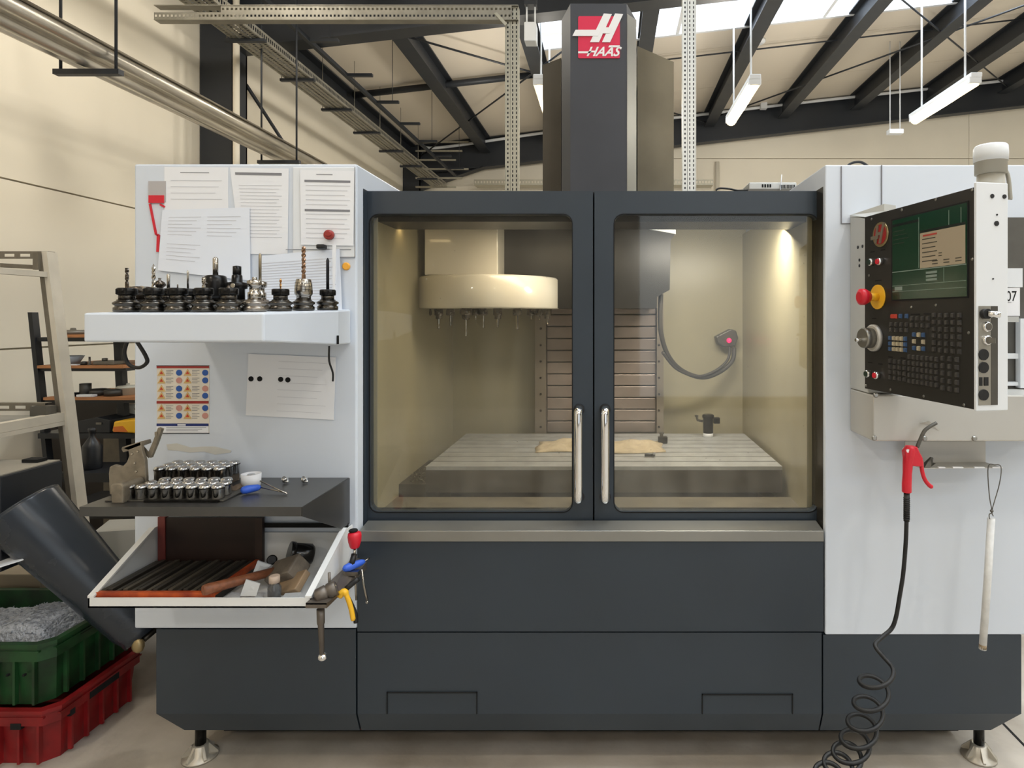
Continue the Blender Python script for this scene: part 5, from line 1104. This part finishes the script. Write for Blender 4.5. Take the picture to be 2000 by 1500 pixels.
# ================================================================ left foreground: crates, chute, racks
def crate(z0, z1, x1, y0, material, name, lbl, slot=True):
    # stacking crate with chamfered vertical corner, ribbed sides and a collar
    t = thing(name, (x1-.3, y0+.2, z0), lbl, 'crate', 'stacked plastic crates')
    x0 = x1-.62; y1 = y0+.40; c = .035
    def loop(e, z): 
        a, b, d, f_ = x0-e, x1+e, y0-e, y1+e
        return [(a+c, d, z), (b-c, d, z), (b, d+c, z), (b, f_-c, z), (b-c, f_, z), (a+c, f_, z), (a, f_-c, z), (a, d+c, z)]
    th = .012; h = z1-z0
    m = M().loft([loop(-.018, z0), loop(-.006, z0+h*.55), loop(-.004, z0+h*.72), loop(.008, z0+h*.72), loop(.008, z1-.012), loop(.016, z1-.012), loop(.016, z1), loop(-.006, z1), loop(-.03, z0+.02), loop(-.06, z0+.02)], True, True)
    m.build('shell', material, t)
    for k in range(9):
        x = x0+.06+k*.065
        M().box(x-.004, x+.004, y0-.008, y0+.006, z0+.012, z0+h*.72).build('rib', material, t)
    for k in range(5):
        y = y0+.07+k*.065
        M().box(x1-.006, x1+.008, y-.004, y+.004, z0+.012, z0+h*.72).build('rib', material, t)
    class Sl:
        def box(s_, *a): M().box(*a).build('vent_slot', GAP, t)
    m = Sl()
    if slot:
        m.box(x1-.002, x1+.0095, y0+.14, y0+.27, z1-.055, z1-.03)
        for k in range(4): m.box(x0+.10+k*.13, x0+.135+k*.13, y0-.0095, y0+.004, z1-.065, z1-.045)
        m.box(x1-.002, x1+.0095, y0+.06, y0+.08, z1-.065, z1-.045)
    else:
        for k in range(10): m.box(x0+.05+k*.055, x0+.056+k*.055, y0-.0092, y0, z0+h*.5, z0+h*.53)
        m.box(x1-.005, x1+.0085, y0+.12, y0+.28, z0+h*.84, z0+h*.9)
    m = M().box(x0+.02, x1-.02, y0-.010, y0+.002, z1-.03, z1-.024).box(x1-.002, x1+.011, y0+.02, y1-.02, z1-.03, z1-.024)
    m.build('collar_rib', material, t)
    return t
GRN = mat('dark_green_crate_plastic', (24, 72, 34), .5, vscale=14, rgb2=(15, 44, 20)); REDC = mat('red_crate_plastic', (150, 22, 26), .5, var=.4, vscale=10)
crate(.001, .195, -1.86, 2.05, REDC, 'stacking_crate', 'red plastic crate on the floor under the green one')
crate(.198, .415, -1.875, 2.05, GRN, 'stacking_crate', 'dark green plastic crate full of metal chips', False)
CHM = mat('silvery_chips', (186, 190, 198), .5, .25, var=.35, vscale=60, bump=1, bscale=90)
rings = []
for j in range(30):
    row = []
    for i in range(40):
        f, g = i/39, j/29; x = -2.46+.55*f; y = 2.085+.33*g
        h = .035+.075*math.exp(-((f-.80)**2/.05+(g-.35)**2/.16))+.03*math.exp(-((f-.3)**2/.1+(g-.2)**2/.1)) - .03*(g > .8)
        row.append((x, y, .355+h*(min(1, min(f, 1-f, g, 1-g)*12))+random.uniform(-.003, .003)))
    rings.append(row)
m = M().loft(rings, False, False)
for k in range(2500):
    f, g = random.random(), random.random(); c = Vector(rings[int(g*29)][int(f*39)]); s = random.uniform(.003, .009)
    d = Vector((random.uniform(-1, 1), random.uniform(-1, 1), random.uniform(-.2, .9)))*s; e = Vector((random.uniform(-1, 1), random.uniform(-1, 1), random.uniform(-.2, .5)))*s*.5
    m.quad(c-d, c+e, c+d, c-e)
m.build('metal_chips', CHM, label='heap of fine silvery metal chips in the green crate', cat='chips', kind='stuff')
# chip conveyor tube
ct = thing('chip_conveyor', (-1.9, 2.4, .15), 'dark grey chip conveyor tube slanting down to the machine base', 'chip conveyor')
TBM = mat('conveyor_grey_paint', (46, 52, 60), .26, var=.1)
pA = Vector((X(42, 2.15), 2.15, Z(992, 2.15))); pB = Vector((X(284, 2.22), 2.22, Z(1238, 2.22)))
dv = (pA-pB).normalized()
M().lathe([(.07, 0), (.07, .02), (.078, .05), (.115, (pA-pB).length-.01), (.115, (pA-pB).length)], pB, dv, 40).build('tube', TBM, ct)
M().lathe([(.115, 0), (.111, .006), (.09, .01), (.02, .012)], pA-dv*.002, dv, 40).build('end_cap', TBM, ct)
M().lathe([(.05, 0), (.05, .02)], pB-dv*.02, dv, 20).build('outlet', BRONZE, ct)
M().ball(pB+Vector((.02, -.06, -.01)), .022, (1, .7, 1.2), 10).build('cable_gland', mat('brass_fitting', (170, 150, 110), .4, .6), ct)
M().prism([(-3.0, 2.12, .62), (-2.1, 2.12, .62), (-2.1, 2.12, .95), (-3.0, 2.12, .95)], (0, .24, 0)).build('drive_box', mat('dark_box_paint', (34, 37, 42), .4), ct, bevel=.004)
M().box(-2.99, -2.105, 2.125, 2.355, .951, .955).build('box_lid', mat('dusty_beige_lid', (150, 144, 132), .6), ct)
M().box(-2.2, -2.14, 2.30, 2.34, .956, .968).build('lid_latch', GAP, ct)
M().prism([P(0, 1010, 2.2), P(70, 1010, 2.2), P(105, 1090, 2.2), P(112, 1150, 2.2), P(0, 1080, 2.2)], (0, .1, 0)).build('drive_bracket', MATS['dark_box_paint'], ct)
M().box(-3.0, -2.75, 2.3, 2.36, 0, .62).build('stand_leg', MATS['dark_box_paint'], ct)
sh = thing('document_folder', P(20, 1100, 2.1), 'white sheet lying on the beige box at the left edge', 'paper')
M().prism([P(-20, 1115, 2.0), P(46, 1094, 2.05), P(26, 1085, 2.2), P(-20, 1095, 2.2)], (0, 0, .003)).build('sheet', PAPER, sh)
M().box(-2.7, X(88, 2.52), 2.5, 2.95, .0, Z(1118, 2.52)).build('wooden_box', mat('beige_cardboard', (158, 142, 118), .7, var=.15), label='beige box on the floor behind the green crate', cat='box', bevel=.004)
# light grey steel rack
LG = mat('light_grey_rack_paint', (208, 199, 182), .5, var=.12, vscale=10); LGD = mat('rack_shadow_side', (120, 112, 98), .5, .2, var=.2, vscale=20)  # darker rack paint puts shade into the post side; also used as plain grey
rk = thing('steel_rack', (-2.2, 2.4, 0), 'light grey steel rack with punched angles at the left edge', 'rack')
def leanpost(m, xt, zt, xb, zb, Y, wx, wy):
    a = [(xt-wx, Y, zt), (xt, Y, zt), (xt, Y+wy, zt), (xt-wx, Y+wy, zt)]; b = [(p[0]+xb-xt, p[1], zb) for p in a]
    return m.loft([b, a])
xt, xb_ = X(91, 2.6), X(91, 2.6)+.215
leanpost(M(), xt, Z(491, 2.6), xb_, 0, 2.6, .022, .05).build('post', LG, rk)
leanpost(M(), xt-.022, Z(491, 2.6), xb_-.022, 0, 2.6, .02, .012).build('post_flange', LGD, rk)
M().prism([(xt-.028, 1.6, Z(541, 2.6)), (xt+.004, 1.6, Z(541, 2.6)), (xt+.004, 1.6, Z(541, 2.6)+.022), (xt-.028, 1.6, Z(541, 2.6)+.022)], (0, 1.04, 0)).build('top_beam', LG, rk)
def angle_strip(x0, x1, Y, z, n):
    m = M().perf((x0, Y, z), (x1-x0, 0, 0), (0, 0, .03), n, 1, .62, .4); m.box(x0, x1, Y, Y+.03, z+.03, z+.032); m.box(x0, x1, Y+.028, Y+.03, z, z+.03) if False else None
    return m
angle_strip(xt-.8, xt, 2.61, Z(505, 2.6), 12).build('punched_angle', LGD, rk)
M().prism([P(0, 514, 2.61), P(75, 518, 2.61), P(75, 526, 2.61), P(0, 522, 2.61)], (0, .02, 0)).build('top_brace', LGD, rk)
M().box(xt-.045, xt-.022, 2.585, 2.6, Z(527, 2.6), Z(494, 2.6)).build('gusset', LGD, rk)
zb2 = Z(822, 2.6)
xm = xt+.07
M().box(xm-.03, xm+.006, 1.6, 2.6, zb2, zb2+.035).build('shelf_beam', LG, rk)
M().box(xm-.028, xm+.008, 1.6, 2.6, zb2-.018, zb2-.001).build('shelf_beam_lip', LG, rk)
M().box(xm-1.0, xm-.03, 1.6, 2.6, zb2+.02, zb2+.024).build('shelf', mat('galvanised_shelf', (150, 152, 150), .35, .6), rk)
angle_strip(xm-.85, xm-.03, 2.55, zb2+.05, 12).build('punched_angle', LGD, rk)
M().box(xm-.075, xm-.01, 2.53, 2.58, zb2+.03, zb2+.07).build('gusset', STEELD, rk)
for yy in (1.6,):
    leanpost(M(), xt, Z(491, 2.6), xb_, 0, yy, .022, .05).build('post', LG, rk)
leanpost(M(), xt-.8, 1.78, xt-.8, 0, 2.6, .022, .05).build('post', LG, rk)
# black rack with wooden boards
BKR = mat('black_rack_paint', (24, 27, 32), .45)
bk = thing('shelving_rack', (-3.0, 3.6, 0), 'black steel rack with wooden shelves against the cream wall', 'rack')
Yr = 3.5; xA, xB = X(62, Yr), X(94, Yr)+.08
a = [(xA-.024, Yr, Z(610, Yr)), (xA, Yr, Z(610, Yr)), (xA, Yr+.04, Z(610, Yr)), (xA-.024, Yr+.04, Z(610, Yr))]
m = M().loft([[(p[0]+.16, p[1], 0) for p in a], a]); m.build('post', BKR, bk)
xC = X(205, Yr)
M().loft([[(xC+.04, Yr+.1, 0), (xC+.085, Yr+.1, 0), (xC+.085, Yr+.14, 0), (xC+.04, Yr+.14, 0)], [(xC-.035, Yr+.1, Z(662, Yr)), (xC+.005, Yr+.1, Z(662, Yr)), (xC+.005, Yr+.14, Z(662, Yr)), (xC-.035, Yr+.14, Z(662, Yr))]]).build('post', BKR, bk)
xD = X(250, Yr)
M().box(xD, xD+.04, Yr+.1, Yr+.14, 0, Z(848, Yr)).build('post', BKR, bk)
for i, (py, x0, x1) in enumerate(((655, 108, 300), (715, 72, 243), (777, 84, 300))):
    z = Z(py, Yr)
    M().box(X(x0-46 if i == 0 else x0, Yr), X(x1, Yr), Yr+.01, Yr+.42, z-.035 if i == 0 else z-.03, z-.012).build('shelf_beam', BKR, bk)
    M().box(X(x0 if i else 110, Yr)+.01, X(x1, Yr), Yr-.01, Yr+.45, z-.012, z+.004).build('shelf_board', WOOD, bk)
zsh = Z(845, Yr)
M().box(X(80, Yr), X(300, Yr), Yr-.02, Yr+.4, zsh-.03, zsh).build('lower_shelf', BKR, bk)
M().box(X(85, Yr), X(300, Yr), Yr-.02, Yr+.4, .36, .40).build('bottom_shelf', BKR, bk)
def small(name, lbl, cat, prof, px, zb_0, Y, material, n=20, extra=None):
    t = thing(name, (X(px, Y), Y, zb_0), lbl, cat)
    M().lathe(prof, (X(px, Y), Y, zb_0+.0005), (0, 0, 1), n).build('body', material, t)
    if extra: extra(t, X(px, Y), Y, zb_0)
    return t
z1_, z2_, z3_ = Z(655, Yr)+.004, Z(715, Yr)+.004, Z(777, Yr)+.004
GY = mat('grey_part_steel', (122, 118, 110), .4, .6, var=.2, vscale=15)
DG = mat('dark_part_steel', (70, 68, 64), .45, .5, var=.2)
small('metal_ring', 'grey cylindrical part on the top wooden shelf by the rack post', 'metal part', [(.024, 0), (.024, .05), (.018, .05)], 118, z1_, 3.52, GY)
small('metal_disc', 'flat grey disc with a centre knob on the top wooden shelf', 'metal part', [(.085, 0), (.085, .018), (.075, .024), (.015, .025), (.012, .036), (.002, .037)], 143, z1_, 3.58, GY)
small('plastic_bowl', 'shallow plastic bowl on the second wooden shelf', 'bowl', [(.05, 0), (.078, .05), (.074, .05), (.048, .004), (.002, .004)], 132, z2_, 3.55, mat('cloudy_plastic', (150, 152, 156), .3))
small('small_parts_tin', 'tiny dark round part on the second shelf beside the bowl', 'metal part', [(.016, 0), (.016, .016), (.01, .02)], 164, z2_, 3.53, DG)
small('upright_pin', 'thin upright metal pin on the second shelf', 'metal part', [(.01, 0), (.01, .005), (.005, .006), (.005, .045), (.008, .046)], 175, z2_, 3.53, GY, 10)
t = thing('parts_box', (X(212, 3.55), 3.55, z2_), 'grey open box with a small knob on the second shelf', 'box')
M().box(X(190, 3.55), X(230, 3.55), 3.52, 3.62, z2_+.0005, z2_+.022).build('body', GY, t, bevel=.003)
M().lathe([(.014, 0), (.014, .014), (.009, .016)], (X(199, 3.55), 3.57, z2_+.022), (0, 0, 1), 12).build('knob', GY, t)
M().box(X(128, 3.5), X(152, 3.5), 3.495, 3.515, z2_+.0005, z2_+.007).build('white_strip', PAPER, label='flat white strip at the front edge of the second shelf', cat='strip')
small('metal_cylinder', 'upright grey steel cylinder on the third shelf', 'metal part', [(.028, 0), (.028, .072), (.02, .072)], 167, z3_, 3.55, DG)
small('gear_blank', 'flat dark round part right of the cylinder on the third shelf', 'metal part', [(.06, 0), (.06, .03), (.04, .036), (.01, .037)], 192, z3_, 3.6, DG)
small('gear_blank', 'second flat dark round part on the third shelf', 'metal part', [(.045, 0), (.045, .034), (.02, .038)], 222, z3_, 3.56, DG)
small('dark_block', 'short dark cylinder at the left of the third shelf', 'metal part', [(.022, 0), (.022, .045), (.015, .048)], 124, z3_, 3.53, DG)
M().box(X(134, 3.52), X(146, 3.52), 3.51, 3.55, z3_+.0005, z3_+.022).build('black_block', BKR, label='small black block on the third shelf', cat='block')
M().box(X(150, 3.5), X(182, 3.5), 3.495, 3.53, z3_+.0005, z3_+.014).build('pale_block', PAPER, label='long pale block at the front of the third shelf', cat='block', bevel=.002)
small('pot_lid', 'pale pot with a lid knob at the right end of the third shelf', 'pot', [(.05, 0), (.055, .04), (.06, .042), (.05, .052), (.01, .056), (.008, .066)], 250, z3_, 3.62, mat('pale_pot', (196, 194, 180), .4))
# tools on the lower shelf
pt = thing('tool_case', (X(170, Yr), Yr, zsh), 'black plastic case on the lower black shelf', 'case')
M().prism([(X(132, 3.48), 3.48, zsh+.001), (X(215, 3.48), 3.48, zsh+.001), (X(215, 3.48), 3.48, zsh+.075), (X(190, 3.48), 3.48, zsh+.09), (X(136, 3.48), 3.48, zsh+.06)], (0, .2, 0)).build('case_body', BKR, pt, bevel=.005)
M().box(X(186, 3.47), X(196, 3.47), 3.474, 3.48, zsh+.05, zsh+.062).build('latch', GY, pt)
yt_ = thing('yellow_toolbox', (X(245, 3.5), 3.5, zsh), 'yellow and orange plastic tool partly hidden behind the cabinet', 'tool')
M().prism([(X(218, 3.46), 3.46, zsh+.012), (X(275, 3.46), 3.46, zsh+.001), (X(275, 3.46), 3.46, zsh+.085), (X(222, 3.46), 3.46, zsh+.07)], (0, .12, 0)).build('body', YEL, yt_, bevel=.008)
M().prism([(X(222, 3.46), 3.457, zsh+.012), (X(250, 3.46), 3.457, zsh+.012), (X(240, 3.46), 3.457, zsh+.045), (X(222, 3.46), 3.457, zsh+.04)], (0, .004, 0)).build('orange_grip', mat('orange_grip', (206, 110, 40), .5), yt_)
small('spray_bottle', 'dark bottle with narrow neck hanging at the black rack middle', 'bottle', [(.042, 0), (.044, .004), (.044, .12), (.03, .145), (.014, .17), (.014, .195), (.018, .197), (.018, .215), (.01, .218)], 180, Z(915, 3.3), 3.3, mat('dark_bottle_plastic', (30, 32, 36), .35))
M().box(X(140, 3.3), X(262, 3.3), 3.2, 3.45, Z(925, 3.3)-.02, Z(915, 3.3)).build('bottle_shelf', BKR, bk)
small('white_spray_bottle', 'white spray bottle hanging behind the cabinet edge', 'bottle', [(.03, 0), (.032, .003), (.03, .07), (.014, .09), (.012, .10), (.018, .104), (.016, .125)], 257, zsh, 3.75, mat('milky_plastic', (206, 206, 200), .4))
M().box(X(226, 4.1), X(264, 4.1), 4.0, 4.2, 0, Z(826, 3.95)).build('storage_cabinet', LGD, label='grey cabinet standing behind the shelving rack', cat='cabinet')
M().box(X(228, 4.1), X(262, 4.1), 4.1, 4.13, Z(826, 3.95)+.001, Z(780, 4.1)).build('grey_sheet', LGD, label='grey green sheet standing upright behind the rack', cat='sheet')
# white plastic tub behind the chute
tb_ = thing('white_tub', P(240, 1080, 2.6), 'translucent white plastic tub behind the chute and bin', 'tub')
m = M().loft([[P(210, 1110, 2.6), P(300, 1110, 2.6), P(300, 1110, 2.9), P(215, 1110, 2.9)], [P(182, 1040, 2.6), P(306, 1032, 2.6), P(306, 1012, 2.9), P(214, 1015, 2.9)]], True)
m.build('tub_body', mat('cloudy_white_plastic', (186, 184, 176), .35), tb_)
M().box(-2.2, -1.75, 2.58, 3.0, .3, Z(1112, 2.6)-.0).build('tub_stand', DG, tb_)
M().box(-3.9, -1.6, 4.25, 4.9, .0, .93).build('workbench', mat('dark_bench', (40, 34, 30), .6, var=.3), label='dark low workbench behind the chute and racks', cat='workbench')
